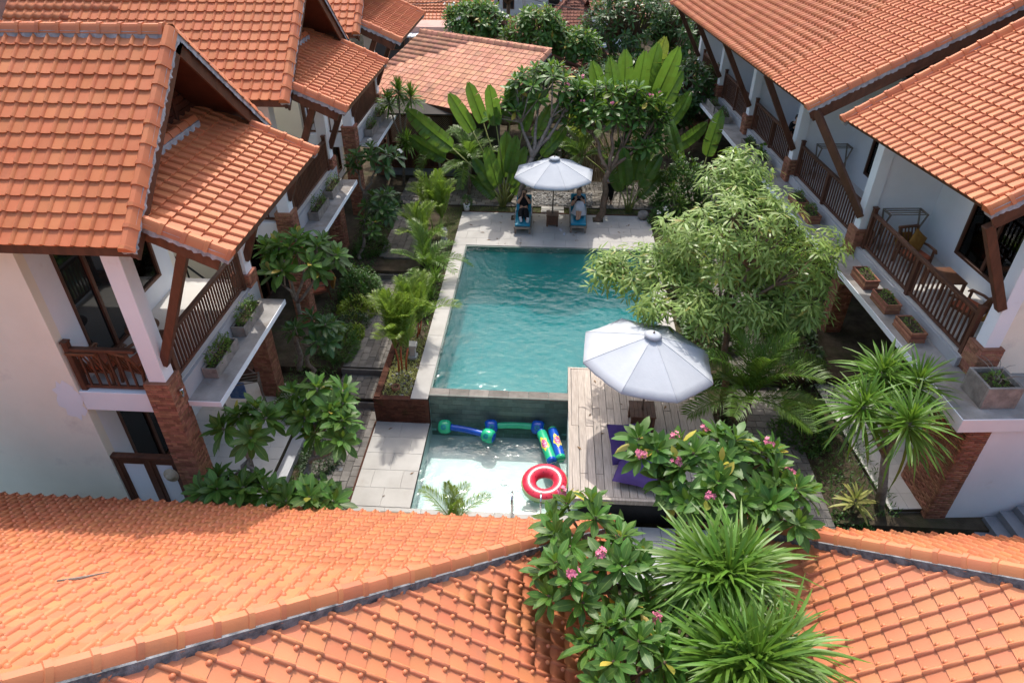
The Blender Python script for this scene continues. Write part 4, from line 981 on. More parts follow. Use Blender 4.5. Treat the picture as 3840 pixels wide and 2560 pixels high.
# ---------------------------------------------------------------- pool toys
mt['tgreen'] = MAT('glossy_green_vinyl', (.02, .42, .20), (.03, .47, .24), 3, .22, 0, .05, 8, .5)
mt['tblue'] = MAT('glossy_blue_vinyl', (.005, .07, .42), (.01, .09, .50), 3, .22, 0, .05, 8, .5)
mt['tyellow'] = MAT('yellow_print', (.75, .62, .05), (.8, .68, .08), 3, .3)
mt['tmag'] = MAT('magenta_print', (.45, .03, .18), (.5, .04, .2), 3, .3)
mt['twhite'] = MAT('white_print', (.8, .8, .8), (.85, .85, .85), 3, .3)
def dumbbell(label, p, q, bow, mb, me_, mf):
    p, q = Vector(p), Vector(q); root = thing('pool_dumbbell', label, 'pool toy', tuple((p+q)/2-Vector((0, 0, .1))))
    d = (q-p).normalized(); L = (q-p).length; side = d.cross(Vector((0, 0, 1)))
    pts = [p+d*(L*t)+side*(bow*4*t*(1-t)) for t in [i/12 for i in range(13)]]
    MB().tube(pts[1:-1], [.086]*11, 14).build('bar', mb, root, True)
    for (a, b_) in ((pts[0], pts[1]), (pts[-1], pts[-2])):
        dd = (b_-a).normalized(); rs = [.08, .135, .175, .187, .187, .175, .135, .08]; xs = [-.17, -.160, -.11, -.05, .05, .11, .160, .17]
        MB().tube([a+dd*x for x in xs[1:-1]], rs[1:-1], 18).build('float_end', me_, root, True)
        MB().tube([a+dd*x for x in (-.168, -.159)], [.11, .134], 18).build('end_disc', mf, root, True)
        up = (Vector((0, 0, 1))*.6+side*.8).normalized(); x2 = dd; z2 = up-dd*up.dot(dd); z2.normalize(); y2 = z2.cross(x2); c = a+z2*.187
        e = MB()
        for rr in (.066, .048, .030):
            k = 18
            ring = [c+(x2*math.cos(6.283*i/k)+y2*math.sin(6.283*i/k))*rr for i in range(k)]
            ring = [a+dd*(g-a).dot(dd)+((g-a)-dd*(g-a).dot(dd)).normalized()*.190 for g in ring]
            e.tube(ring+[ring[0]], .0035, 4, cap=False)
        e.build('printed_emblem', mf, root)
WZ = -.93
dumbbell('inflatable dumbbell float with green ends and blue bar', (-2.58, 13.30, WZ+.10), (-1.40, 13.02, WZ+.10), -.05, mt['tblue'], mt['tgreen'], mt['tblue'])
dumbbell('inflatable dumbbell float with blue ends and green bar', (-1.36, 13.36, WZ+.12), (-.12, 13.40, WZ+.12), -.06, mt['tgreen'], mt['tblue'], mt['tgreen'])
def text_mesh(s, size):
    cu = bpy.data.curves.new('lettering', 'FONT'); cu.body = s; cu.size = size; cu.align_x = 'CENTER'; cu.align_y = 'CENTER'; cu.shear = .15
    ob = bpy.data.objects.new('lettering_tmp', cu); C.objects.link(ob)
    me = bpy.data.meshes.new_from_object(ob.evaluated_get(bpy.context.evaluated_depsgraph_get()))
    v = [tuple(x.co) for x in me.vertices]; f = [tuple(p.vertices) for p in me.polygons]
    bpy.data.objects.remove(ob); bpy.data.curves.remove(cu); return v, f
TV, TF = text_mesh('Wahu', .13)
def roll(label, p, q, r, m1, m2, ang):
    p, q = Vector(p), Vector(q); root = thing('pool_roll', label, 'pool toy', tuple((p+q)/2-Vector((0, 0, .1))))
    d = (q-p).normalized(); L = (q-p).length; side = d.cross(Vector((0, 0, 1))).normalized(); up = side.cross(d)
    MB().tube([p+d*x for x in (.10, .16, L-.16, L-.10)], [r*.985, r, r, r*.985], 20, cap=False).build('tube', m1, root, True)
    for (o_, s) in ((p, 1), (q, -1)): MB().tube([o_+d*s*x for x in (.0, .012, .045, .10)], [r*.45, r*.72, r*.93, r*.985], 20).build('end_cap', m2, root, True)
    def wrap(x, y, h): a = ang+y/r; return p+d*(L*.5+x)+(side*math.sin(a)+up*math.cos(a))*(r+h)
    k = 20; star = [(.22*(1+.25*math.sin(5*t))*math.cos(t), .105*(1+.2*math.sin(5*t+1))*math.sin(t)) for t in [6.283*i/k for i in range(k)]]
    def fan(b, pts, h):
        rings = [[(x*s, y*s) for x, y in pts] for s in (1, .66, .33)]; vs = [wrap(x, y, h) for rg in rings for x, y in rg]+[wrap(0, 0, h)]; n = len(pts)
        b.add(vs, [(i*n+j, i*n+(j+1) % n, (i+1)*n+(j+1) % n, (i+1)*n+j) for i in range(2) for j in range(n)]+[(2*n+j, 2*n+(j+1) % n, 3*n) for j in range(n)]); return b
    fan(MB(), star, .002).build('print_splash', mt['tyellow'], root)
    fan(MB(), [(.15*math.cos(t), .075*math.sin(t)) for t in [6.283*i/k for i in range(k)]], .004).build('print_badge', mt['tmag'], root)
    MB().add([wrap(x, y, .006) for x, y, _ in TV], TF).build('lettering', mt['twhite'], root)
    e = MB(); ctr = q+d*.002
    e.add([ctr+side*x*.55+up*y*.55+d*.004 for x, y, _ in TV], TF); e.build('end_lettering', mt['twhite'], root)
roll('green inflatable roll with blue ends and a yellow logo print', (-.04, 13.24, WZ+.15), (.28, 12.10, WZ+.15), .132, mt['tgreen'], mt['tblue'], .5)
roll('blue inflatable roll with green end and a yellow logo print', (.25, 13.34, WZ+.16), (.50, 12.20, WZ+.16), .128, mt['tblue'], mt['tgreen'], -.15)
mt['mred'] = MAT('watermelon_red', (.55, .02, .05), (.66, .045, .085), 9, .28, 0, .15, 14, .5)
mt['mgreen'] = MAT('watermelon_green', (.12, .30, .03), (.20, .40, .06), 5, .28, 0, .1, 14, .5)
mt['mlime'] = MAT('watermelon_rind', (.50, .60, .28), (.56, .66, .34), 5, .28)
ring_ = thing('swim_ring', 'inflatable watermelon swim ring with red flesh and green rind', 'swim ring', (.10, 11.42, WZ))
b = MB(); n, k = 48, 22; R0, r0 = .385, .185
vs = [((R0+r0*math.cos(6.283*j/k))*math.cos(6.283*i/n), (R0+r0*math.cos(6.283*j/k))*math.sin(6.283*i/n), r0*.86*math.sin(6.283*j/k)*(1+.012*math.sin(i*6.283/n*24))) for i in range(n) for j in range(k)]
tm = Matrix.Translation((.10, 11.42, WZ+.135)) @ Euler((RAD(4), RAD(-3), 0)).to_matrix().to_4x4()
fr_, fg, fl = [], [], []
for i in range(n):
    for j in range(k):
        f = (i*k+j, ((i+1) % n)*k+j, ((i+1) % n)*k+(j+1) % k, i*k+(j+1) % k)
        (fr_ if 2 <= j <= 13 else (fl if j in (0, 1, 14) else fg)).append(f)
b.add(vs, fr_, 0, tm); b.m = [0]*len(fr_); base = 0
for fs, mi in ((fl, 1), (fg, 2)): b.f += fs; b.m += [mi]*len(fs)
b.build('ring', [mt['mred'], mt['mlime'], mt['mgreen']], ring_, True)
sd = MB()
for i in range(26):
    a = 6.283*i/26; th = (.75, 1.15, 1.9, 2.4)[i % 4]; th += uni(-.1, .1)
    c = Vector(((R0+r0*1.01*math.cos(th))*math.cos(a), (R0+r0*1.01*math.cos(th))*math.sin(a), r0*.87*math.sin(th))); nrm_ = Vector((math.cos(th)*math.cos(a), math.cos(th)*math.sin(a), math.sin(th))); tx = Vector((-math.sin(a), math.cos(a), 0)); ty = nrm_.cross(tx)
    sd.add([c+tx*(.010*math.cos(t))+ty*(.019*math.sin(t)*(1 if math.sin(t) > 0 else .6))+nrm_*.002 for t in [6.283*q/8 for q in range(8)]], [tuple(range(8))], 0, tm)
sd.build('seed_print', mt['hair_dk'], ring_)
lad = thing('pool_ladder', 'polished steel grab rails standing at the small pool edge', 'ladder', (-.3, 10.4, -.82))
for x in (-.62, .02):
    MB().tube([(x, 10.12, -.82), (x, 10.12, -.15)]+[(x, 10.12+.17-.17*math.cos(t), -.15+.17*math.sin(t)) for t in [math.pi*i/10 for i in range(1, 10)]]+[(x, 10.46, -.15), (x, 10.56, -.9), (x, 10.58, -1.35)], .021, 12).build('grab_rail', mt['steel'], lad, True)
for z in (-.98, -1.22): MB().box((-.62, 10.54, z), (.02, 10.64, z+.03)).build('tread', mt['steel'], lad, bev=.006)
def drain(label, x, y, z, m_, r=.10):
    root = thing('pool_drain', label, 'drain', (x, y, z)); MB().tube([(x, y, z), (x, y, z+.02)], [r, r*.9], 20).build('rim', m_, root)
    b = MB()
    for i in range(5): b.box((x-r*.7, y-r*.7+i*r*.35-.006, z+.02), (x+r*.7, y-r*.7+i*r*.35+.006, z+.026))
    b.build('grate', mt['grey_ledge'], root)
drain('round pale drain cover on the small pool floor', -.92, 11.95, -1.42, mt['twhite']); drain('round pale drain cover on the large pool floor', .15, 16.5, -1.66, mt['twhite'], .13)
drain('small steel drain set in the basalt path', -4.95, 11.66, -.905, mt['steel'], .06)
ht = thing('hatch_cover', 'weathered timber hatch cover in the pavement by the small pool', 'hatch', (-3.3, 10.22, -.82))
MB().box((-3.66, 9.86, -.815), (-2.96, 10.36, -.80)).build('frame', mt['teak'], ht)
for k in range(7): MB().box((-3.60+k*.083, 9.90, -.80), (-3.60+k*.083+.076, 10.31, -.785)).build('slat', mt['teak'], ht, bev=.003)
mt['purple'] = MAT('purple_cloth', (.07, .045, .16), (.10, .06, .21), 5, .85, 0, .3, 12, .15)
def pillow(name, label, cat, c, sx, sy, sz, rot, mat, n=14):
    b = MB(); vs = []
    for s in (1, -1):
        for i in range(n+1):
            for j in range(n+1):
                u_, v_ = 2*i/n-1, 2*j/n-1; h = ((1-abs(u_)**2.4)*(1-abs(v_)**2.4))**.5
                k = 1-.07*(1-abs(u_))*abs(v_)-.07*(1-abs(v_))*abs(u_)
                vs.append((u_*sx*k, v_*sy*k, s*sz*h*(1+.08*math.sin(5*u_+3*v_))))
    m = n+1; q = m*m
    fs = [(i*m+j, (i+1)*m+j, (i+1)*m+j+1, i*m+j+1) for i in range(n) for j in range(n)]; fs += [(q+i*m+j, q+i*m+j+1, q+(i+1)*m+j+1, q+(i+1)*m+j) for i in range(n) for j in range(n)]
    b.add(vs, fs, 0, Matrix.Translation(c) @ Euler(rot).to_matrix().to_4x4())
    return tag(b.build(name, mat, smooth=True), label, cat)
pillow('floor_cushion', 'large purple floor cushion leaning up on the timber deck', 'cushion', (1.95, 11.75, .30), .42, .48, .14, (RAD(38), RAD(12), RAD(20)), mt['purple'])
pillow('floor_cushion', 'large purple floor cushion lying flat on the timber deck', 'cushion', (2.20, 11.05, .15), .50, .52, .14, (RAD(-3), 0, RAD(-15)), mt['purple'])
# ---------------------------------------------------------------- planter walls beside the path
pw = thing('brick_planter', 'long mossy brick planter between the path and the pool', 'planter', (-4.0, 16, -.9))
core = MB().box((-4.44, 13.40, -1.0), (-4.27, 20.0, -.035)).box((-4.27, 13.402, -1.0), (-3.0, 13.56, -.035)).build('core', mt['brick_dk'], pw)
BD = MB().box((0, 0, 0), (.20, .02, .055)).mesh('brick', mt['brick_dk'])
for j in range(14):
    for i in range(7):
        x = -4.43+i*.207+(.1 if j % 2 else 0)
        if x+.2 < -2.99: link('brick', BD, pw, Matrix.Translation((x, 13.385+uni(-.003, .003), -.88+j*.061)))
for i in range(31): link('brick', BD, pw, Matrix.Translation((-4.26, 13.44+i*.212, -.03)) @ Matrix.Rotation(math.pi/2, 4, 'Z') @ Matrix.Diagonal((1, 8.5, .6, 1)))
MB().box((-4.26, 13.56, -1.0), (-3.465, 22.04, -.09)).build('bed_soil', mt['soil'], pw)
rg = thing('brick_ring', 'round hollow clay pot ring sunk in the planter bed', 'pot', (-3.93, 13.86, -.09))
MB().lathe([(.11, 0), (.12, .12), (.095, .13), (.08, .12), (.08, .0)], 18, (-3.93, 13.86, -.09)).build('ring', mt['brick'], rg, True)
# small stone lantern on the planter
ln = thing('stone_lantern', 'small pale carved stone lantern among the palms', 'lantern', (-3.85, 22.4, -.06))
MB().box((-3.97, 22.28, -.06), (-3.73, 22.52, .02)).build('base', mt['stone'], ln, bev=.01); MB().box((-3.93, 22.32, .02), (-3.77, 22.48, .30)).build('shaft', mt['stone'], ln, bev=.01)
MB().box((-3.98, 22.27, .30), (-3.72, 22.53, .36)).box((-3.95, 22.30, .36), (-3.75, 22.5, .46)).build('cap', mt['stone'], ln, bev=.012)
ln = thing('stone_lantern', 'small pale carved stone lantern by the red-stemmed palm', 'lantern', (-3.72, 15.3, -.09))
MB().box((-3.84, 15.18, -.09), (-3.60, 15.42, .0)).build('base', mt['stone'], ln, bev=.01); MB().box((-3.80, 15.22, .0), (-3.64, 15.38, .30)).build('shaft', mt['stone'], ln, bev=.01); MB().box((-3.85, 15.17, .30), (-3.59, 15.43, .40)).build('cap', mt['stone'], ln, bev=.012)
# tree wells, stepping slabs and lawn strip behind the loungers
for x in (-1.30, 1.86): struct('tree_well', MB().box((x-.2, 24.2, -.02), (x+.2, 24.62, .006)), mt['soil'])
struct('terrace_edging', MB().box((-3.46, 24.852, -.1), (3.86, 24.90, .015)), mt['brick_dk'])
for k in range(2): struct('stepping_slab', MB().box((-.35, 24.95+k*.30, -.04), (.55, 25.20+k*.30, .02)), mt['stone'], bev=.008)
# ---------------------------------------------------------------- troughs on the ledges and balcony furniture
def trough(label, c, L, W, H, rz, mat, group=None, brick=False):
    root = thing('planter_box', label, 'planter', c, rz, group, world=False); t = .035
    if brick:
        for k in range(5):
            i = .008*(k % 2); hh = H/5
            b = MB()
            for (a, d) in (((-L/2+i, -W/2+i), (L/2-i, -W/2+t)), ((-L/2+i, W/2-t), (L/2-i, W/2-i)), ((-L/2+i, -W/2+t), (-L/2+t, W/2-t)), ((L/2-t, -W/2+t), (L/2-i, W/2-t))): b.box((a[0], a[1], k*hh), (d[0], d[1], (k+1)*hh-.006))
            b.build('brick_course', mt['brick'], root, bev=.006)
    else:
        b = MB()
        for (a, d) in (((-L/2, -W/2), (L/2, -W/2+t)), ((-L/2, W/2-t), (L/2, W/2)), ((-L/2, -W/2+t), (-L/2+t, W/2-t)), ((L/2-t, -W/2+t), (L/2, W/2-t))): b.box((a[0], a[1], 0), (d[0], d[1], H))
        b.build('box', mat, root, bev=.008)
    MB().box((-L/2+t+.002, -W/2+t+.002, .02), (L/2-t-.002, W/2-t-.002, H-.045)).build('soil', mt['soil'], root)
    return root
TRO = []
for hi, (dy, dz, hn) in enumerate(((0, 0, 'paint-patched house'), (7.45, .12, 'house over the hedge ball'), (14.6, .25, 'house by the lattice gate'))):
    for k, yy in enumerate((11.55, 13.10)):
        TRO.append(((-7.06, yy+dy, 2.43+dz), RAD(90), 1.15, .32))
        trough('grey trough on the ledge of the %s, %s its brace' % (hn, ('beside', 'farther from')[k]), (-7.06, yy+dy, 2.432+dz), 1.15, .32, .26, RAD(90), mt['conc_dk'])
RTR = []
for i, (u, L, br) in enumerate(((.55, .78, 1), (1.75, .78, 1), (2.9, .78, 1), (6.7, .78, 1), (7.7, .78, 1), (11.3, 1.0, 0), (12.7, 1.1, 0), (16.4, 1.3, 0), (17.8, 1.2, 0), (21.5, 1.1, 0))):
    p = rb(u, .36 if br else .34, 2.432)
    lab = ['red brick trough on the ledge next to the corner pier', 'red brick trough in the middle of three on the ledge', 'red brick trough of the three that stands farthest from the corner planter', 'red brick trough of the pair, on the side of the corner planter', 'red brick trough of the pair, on the side of the seated people',
           'dark concrete trough in front of the seated people', 'long concrete trough full of leaves under the balcony people', 'long concrete trough between the seated people and the banana plant', 'dark concrete trough behind the banana plant leaves', 'concrete trough on the ledge end next to the dark leafy tree'][i]
    trough(lab, tuple(p), L, .38 if br else .36, .27, RAD(90)+RA, mt['conc_dk'], brick=bool(br)); RTR.append((p, L))
sq = thing('planter_box', 'large square dark concrete planter on the corner ledge', 'planter', tuple(rb(-1.75, .85, 2.432)), RA, world=False)
b = MB(); 
for (a, d) in (((-.36, -.36), (.36, -.30)), ((-.36, .30), (.36, .36)), ((-.36, -.30), (-.30, .30)), ((.30, -.30), (.36, .30))): b.box((a[0], a[1], 0), (d[0], d[1], .52))
b.build('box', mt['conc_dk'], sq, bev=.012); MB().box((-.298, -.298, .02), (.298, .298, .42)).build('soil', mt['soil'], sq)
mt['ochre'] = MAT('ochre_fabric', (.24, .13, .03), (.33, .18, .05), 14, .9, 0, .2, 30, .1)
mt['salmon'] = MAT('salmon_fabric', (.45, .13, .07), (.52, .17, .10), 8, .9, 0, .2, 30, .1)
mt['chairwood'] = MAT('chair_wood', (.11, .045, .022), (.18, .075, .036), 6, .45, .1, .1, 30, .4)
def armchair(label, c, rz, cushion=True):
    root = thing('armchair', label, 'chair', c, rz, world=False)
    MB().box((-.28, -.30, .26), (.28, .28, .31)).build('seat_frame', mt['chairwood'], root, bev=.01)
    MB().box((-.26, -.29, .312), (.26, .24, .40)).build('seat_cushion', mt['salmon'], root, True, bev=.03)
    for s in (-1, 1):
        MB().bar((s*.29, -.28, 0), (s*.29, -.27, .55), .05, .05, (1, 0, 0)).build('leg', mt['chairwood'], root); MB().bar((s*.29, .34, 0), (s*.29, .26, .55), .05, .05, (1, 0, 0)).build('leg', mt['chairwood'], root)
        MB().tube([(s*.30, -.36, .50), (s*.31, -.30, .56), (s*.31, .0, .58), (s*.30, .34, .54)], [.025, .035, .032, .028], 8).build('armrest', mt['chairwood'], root, True)
    bk = MB().bar((-.27, .26, .28), (-.27, .50, .92), .05, .05, (1, 0, 0)).bar((.27, .26, .28), (.27, .50, .92), .05, .05, (1, 0, 0)).bar((-.29, .50, .90), (.29, .50, .90), .07, .06).build('backrest', mt['chairwood'], root, bev=.008)
    for k in range(5): MB().bar((-.2+k*.1, .28, .32), (-.2+k*.1, .49, .88), .03, .02, (1, 0, 0)).build('slat', mt['chairwood'], bk)
    if cushion: MB().box((-.22, .21, .40), (.22, .29, .82), 0, Matrix.Translation((0, 0, 0)) @ Matrix.Rotation(RAD(-18), 4, 'X') @ Matrix.Translation((0, .11, .02))).build('back_cushion', mt['ochre'], root, True, bev=.04)
    return root
def round_table(label, c, r=.34, h=.62):
    root = thing('round_table', label, 'table', c, 0, world=False)
    MB().lathe([(0, h-.04), (r-.01, h-.04), (r, h-.02), (r-.01, h), (0, h)], 28).build('top', mt['chairwood'], root, True); MB().tube([(0, 0, .03), (0, 0, h-.04)], .035, 10).build('post', mt['chairwood'], root)
    for a in (0, 2.1, 4.2): MB().bar((0, 0, .08), (.26*math.cos(a), .26*math.sin(a), .02), .05, .04).build('foot', mt['chairwood'], root)
armchair('wooden armchair tipped close to the short balcony railing and wall', (-8.85, 10.45, 2.855), RAD(180), False)
armchair('wooden armchair beside the white column behind the short railing', (-8.1, 10.5, 2.855), RAD(165), False)
round_table('round wooden table between door and column of the paint-patched house', (-8.45, 11.35, 2.855))
armchair('armchair with ochre and salmon cushions on the shaded porch by the hedge', (-7.5, 18.75, -.35), RAD(-60))
armchair('balcony armchair with salmon seat under the drying rack and ochre cushion', tuple(rb(3.3, 1.7, 2.68)), RA+RAD(10))
armchair('balcony armchair with salmon seat by the strut above the corner pier', tuple(rb(.75, 1.7, 2.68)), RA+RAD(200))
pillow('cushion', 'ochre square cushion propped on the balcony armchair', 'cushion', tuple(rb(3.45, 1.75, 3.34)), .24, .24, .08, (RAD(60), RAD(40), RA), mt['ochre'])
tb = thing('low_table', 'low dark wooden table between the two balcony armchairs', 'table', tuple(rb(2.0, 1.8, 2.68)), RA, world=False)
MB().box((-.3, -.4, .42), (.3, .4, .47)).build('top', mt['chairwood'], tb, bev=.01)
for sx in (-1, 1):
    for sy in (-1, 1): MB().box((sx*.26-.03, sy*.36-.03, 0), (sx*.26+.03, sy*.36+.03, .42)).build('leg', mt['chairwood'], tb)
def rack(label, c, rz):
    root = thing('drying_rack', label, 'drying rack', c, rz, world=False)
    for s in (-1, 1): MB().bar((s*.5, -.2, 0), (s*.5, .2, 1.05), .035, .035, (1, 0, 0)).bar((s*.5, .2, 0), (s*.5, -.2, 1.05), .035, .035, (1, 0, 0)).bar((s*.5, -.22, 1.05), (s*.5, .22, 1.05), .04, .04).build('side_frame', mt['teak'], root)
    for k in range(4): MB().tube([(-.52, -.2+k*.133, 1.06), (.52, -.2+k*.133, 1.06)], .014, 6).build('rail', mt['teak'], root)
rack('pale wooden drying rack against the partition above the armchair', tuple(rb(4.35, 1.75, 2.68)), RA)
rack('pale wooden drying rack on the balcony by the brace and window', tuple(rb(9.4, 1.9, 2.68)), RA)
rack('drying rack hung with a blue towel on the porch', (-7.9, 13.35, -.62), RAD(20))
mt['towel'] = MAT('blue_towel', (.03, .10, .28), (.16, .24, .40), 9, .95)
tag(MB().box((-8.15, 13.20, -.05), (-7.7, 13.24, .47)).build('towel', mt['towel'], bev=.01), 'blue towel hanging over the porch drying rack', 'towel')
# ---------------------------------------------------------------- plants
mt['fr'] = LEAF('frangipani_leaf', (.036, .108, .018), (.092, .188, .030), rough=.44, trans=.30, vein=True, old=(.45, .36, .06))
mt['fr_dk'] = LEAF('dark_frangipani_leaf', (.024, .075, .022), (.058, .130, .036), rough=.34, trans=.25, vein=True)
mt['tab'] = LEAF('silvery_green_leaflet', (.17, .285, .055), (.36, .455, .14), rough=.36, trans=.45, rv=.22, old=(.40, .34, .08))
mt['palm'] = LEAF('palm_leaflet', (.050, .125, .018), (.13, .21, .030), rough=.42, trans=.40)
mt['palm_y'] = LEAF('yellow_green_palm', (.10, .19, .020), (.24, .31, .045), rough=.42, trans=.42)
mt['strap'] = LEAF('strap_leaf', (.060, .155, .018), (.15, .265, .034), rough=.38, trans=.35)
mt['banana'] = LEAF('paddle_leaf', (.038, .108, .018), (.085, .170, .028), rough=.36, trans=.38, rv=.18, vein=True)
mt['banana_y'] = LEAF('yellowing_paddle_leaf', (.19, .22, .03), (.27, .22, .04), rough=.4, trans=.5, rv=.15, vein=True)
mt['hedge'] = LEAF('hedge_leaf', (.025, .080, .012), (.065, .150, .024), rough=.42, trans=.3, hue=.03)
mt['hedge_y'] = LEAF('lime_hedge_leaf', (.13, .23, .015), (.26, .33, .03), rough=.42, trans=.35)
mt['hedge_dk'] = LEAF('dark_hedge_leaf', (.020, .048, .015), (.045, .085, .028), rough=.42, trans=.2, hue=.03)
mt['bigtree'] = LEAF('evergreen_leaf', (.018, .060, .014), (.050, .120, .026), rough=.38, trans=.25)
mt['herb'] = LEAF('herb_leaf', (.07, .15, .02), (.15, .24, .04), rough=.5, trans=.4)
mt['brom'] = LEAF('cream_strap_leaf', (.34, .36, .09), (.48, .45, .16), rough=.45, trans=.35)
mt['flower'] = MAT('pink_petal', (.62, .09, .20), (.72, .28, .36), 30, .6, .2)
mt['flower_w'] = MAT('white_petal', (.75, .74, .62), (.80, .78, .70), 30, .6, .05)
def leaf_mesh(name, mat, L, W, seg=5, fold=.15, droop=.2, peak=.6, tip=.8, wave=0.0, base_w=.08):
    b = MB(); vs = []; uv = []
    for i in range(seg+1):
        t = i/seg
        w = W*.5*max(base_w if i == 0 else 0, (math.sin(math.pi*t**(math.log(.5)/math.log(peak))))**tip) if i < seg else .002
        y = L*(t-.10*droop*t*t); z = -L*droop*t*t+L*.10*t
        k = wave*math.sin(i*2.4)
        vs += [(-w, y, z+fold*w+k*w), (0, y, z), (w, y, z+fold*w-k*w)]; uv += [(0, t), (.5, t), (1, t)]
    fs = []
    for i in range(seg): fs += [(3*i, 3*i+1, 3*i+4, 3*i+3), (3*i+1, 3*i+2, 3*i+5, 3*i+4)]
    b.add(vs, fs); me = b.mesh(name, mat, True)
    ul = me.uv_layers.new(name='UVMap')
    for lp_ in me.loops: ul.data[lp_.index].uv = uv[lp_.vertex_index]
    return me
FRL = [leaf_mesh('leaf', mt['fr'], l, w, 5, f, d) for l, w, f, d in ((.42, .138, .22, .10), (.38, .130, .30, .20), (.44, .142, .14, .28))]
FRD = [leaf_mesh('leaf', mt['fr_dk'], l, w, 5, f, d) for l, w, f, d in ((.44, .145, .20, .12), (.40, .13, .28, .25), (.46, .15, .12, .32))]
def aim(p, d, up):
    """matrix with +Y along d and +Z near up"""
    y = d.normalized(); x = y.cross(up)
    if x.length < 1e-4: x = y.cross(Vector((1, 0, 0)))
    x.normalize(); z = x.cross(y); return frame(p, x, y, z)
def rosette(p, d, n, s, low=-.25, r=RN):
    d = d.normalized(); a0 = r.uniform(0, 6.28); x = d.cross(Vector((.2, .9, .1))).normalized(); y = d.cross(x); out = []
    for k in range(n):
        t = k/max(1, n-1); el = 1.25+(low-1.25)*t**.8+r.uniform(-.14, .14); az = a0+k*2.39996+r.uniform(-.15, .15)
        h = x*math.cos(az)+y*math.sin(az); v = h*math.cos(el)+d*math.sin(el); sc_ = s*(.62+.42*min(1, t*1.8))*r.uniform(.82, 1.12)
        m = aim(p-d*(.10*t)+h*.012, v, d) @ Matrix.Rotation(r.uniform(-.3, .3), 4, 'Y') @ Matrix.Scale(sc_, 4); out.append(m)
    return out
def skeleton(root, base, tips, r0, fork, nl, mat, seed=1, wob=.12, rt=.022):
    """gnarled trunk to the fork, limbs to groups of tips, twigs to every tip: one mesh"""
    r = random.Random(seed); base, fork = Vector(base), Vector(fork); b = MB()
    def path(p, q, n, w): return [p.lerp(q, i/n)+Vector((r.uniform(-w, w), r.uniform(-w, w), r.uniform(-w, w)*.5))*(0 if i in (0, n) else 1) for i in range(n+1)]
    b.tube([base-Vector((0, 0, .06))]+path(base, fork, 5, wob), [r0*1.35]+[r0*(1.1-.08*i) for i in range(6)], 9)
    cs = [Vector(t) for t in r.sample(tips, min(nl, len(tips)))]
    for _ in range(4):
        gr = [[] for _ in cs]
        for t in tips: gr[min(range(len(cs)), key=lambda i: (cs[i]-t).length)].append(t)
        cs = [sum(g, Vector())/len(g) if g else c for g, c in zip(gr, cs)]
    for c, g in zip(cs, gr):
        if not g: continue
        jn = fork.lerp(c, .62)-Vector((0, 0, .10)); ra = r0*.62
        b.tube(path(fork, jn, 4, wob*.7), [ra*(1-.09*i) for i in range(5)], 7)
        for t in g: b.tube(path(jn, t, 3, wob*.4), [max(rt, ra*.5), max(rt, ra*.42), rt*1.15, rt], 6)
    return b.build('trunk', mat, root, True)
def leaves(root, ms, meshes, mat, nmax=300, name='leaf', r=RN):
    """largest-looking leaves are single parts, the rest one mesh"""
    ms = sorted(ms, key=lambda m: -seen(m.translation)*(1+.0*m.translation.z))
    for m in ms[:nmax]: link(name, r.choice(meshes), root, m)
    if len(ms) > nmax:
        g = [[] for _ in meshes]
        for i, m in enumerate(ms[nmax:]): g[i % len(meshes)].append(m)
        joined('leaves', list(zip(meshes, g)), mat, root, kind='stuff')
PETAL = None
def flower_mesh(mat):
    b = MB()
    for k in range(5):
        a = 6.283*k/5; c, s = math.cos(a), math.sin(a); pts = [(0, 0, 0), (.018, .010, .006), (.040, .012, .012), (.046, -.004, .014), (.034, -.016, .010), (.012, -.010, .004)]
        b.add([(x*c-y*s, x*s+y*c, z) for x, y, z in pts], [tuple(range(6))])
    return b.mesh('flower', mat)
FLP, FLW = flower_mesh(mt['flower']), flower_mesh(mt['flower_w'])
def flowers(root, spots, me, n=7, s=1.0, spread=.09, r=RN):
    for p in spots:
        p = Vector(p)
        for k in range(n):
            q = p+Vector((r.uniform(-1, 1), r.uniform(-1, 1), r.uniform(-.6, .8)))*spread
            d = (q-p+Vector((0, -.05, .06))).normalized(); link('flower', me, root, aim(q, d.orthogonal(), d) @ Matrix.Scale(s*r.uniform(.8, 1.15), 4))
def ell_tips(c, rad, n, r, low=-.2, mind=.0):
    out = []
    for _ in range(n*30):
        if len(out) >= n: break
        a = r.uniform(0, 6.283); z = r.uniform(low, 1); q = math.sqrt(max(0, 1-z*z)); k = r.uniform(.72, 1.0)
        p = Vector((c[0]+rad[0]*q*math.cos(a)*k, c[1]+rad[1]*q*math.sin(a)*k, c[2]+rad[2]*z*k))
        if all((p-o).length > mind for o in out): out.append(p)
    return out
def frangipani(label, base, fork, crowns, r0=.08, seed=1, nleaf=15, s=1.0, fl=None, flm=None, dark=False, nl=4, low=-.3, mat=None, nmax=300, group=None, mind=.3):
    r = random.Random(seed); root = thing('frangipani_tree', label, 'tree', base, group=group)
    tips = []
    for (c, rad, n) in crowns:
        tips += [(p, (p-Vector(c)).normalized()*.55+Vector((0, 0, .75))) for p in ell_tips(c, rad, n, r, mind=mind)]
    skeleton(root, base, [t[0] for t in tips], r0, fork, nl, mat or mt['trunk'], seed)
    ms = []
    for p, d in tips: ms += rosette(p, d, nleaf, s, low, r)
    leaves(root, ms, FRD if dark else FRL, mt['fr_dk'] if dark else mt['fr'], nmax, r=r)
    if fl: flowers(root, [tips[k % len(tips)][0]+tips[k % len(tips)][1].normalized()*.20 for k in fl], flm or FLP, 8, 1.05, .075, r)
    return root
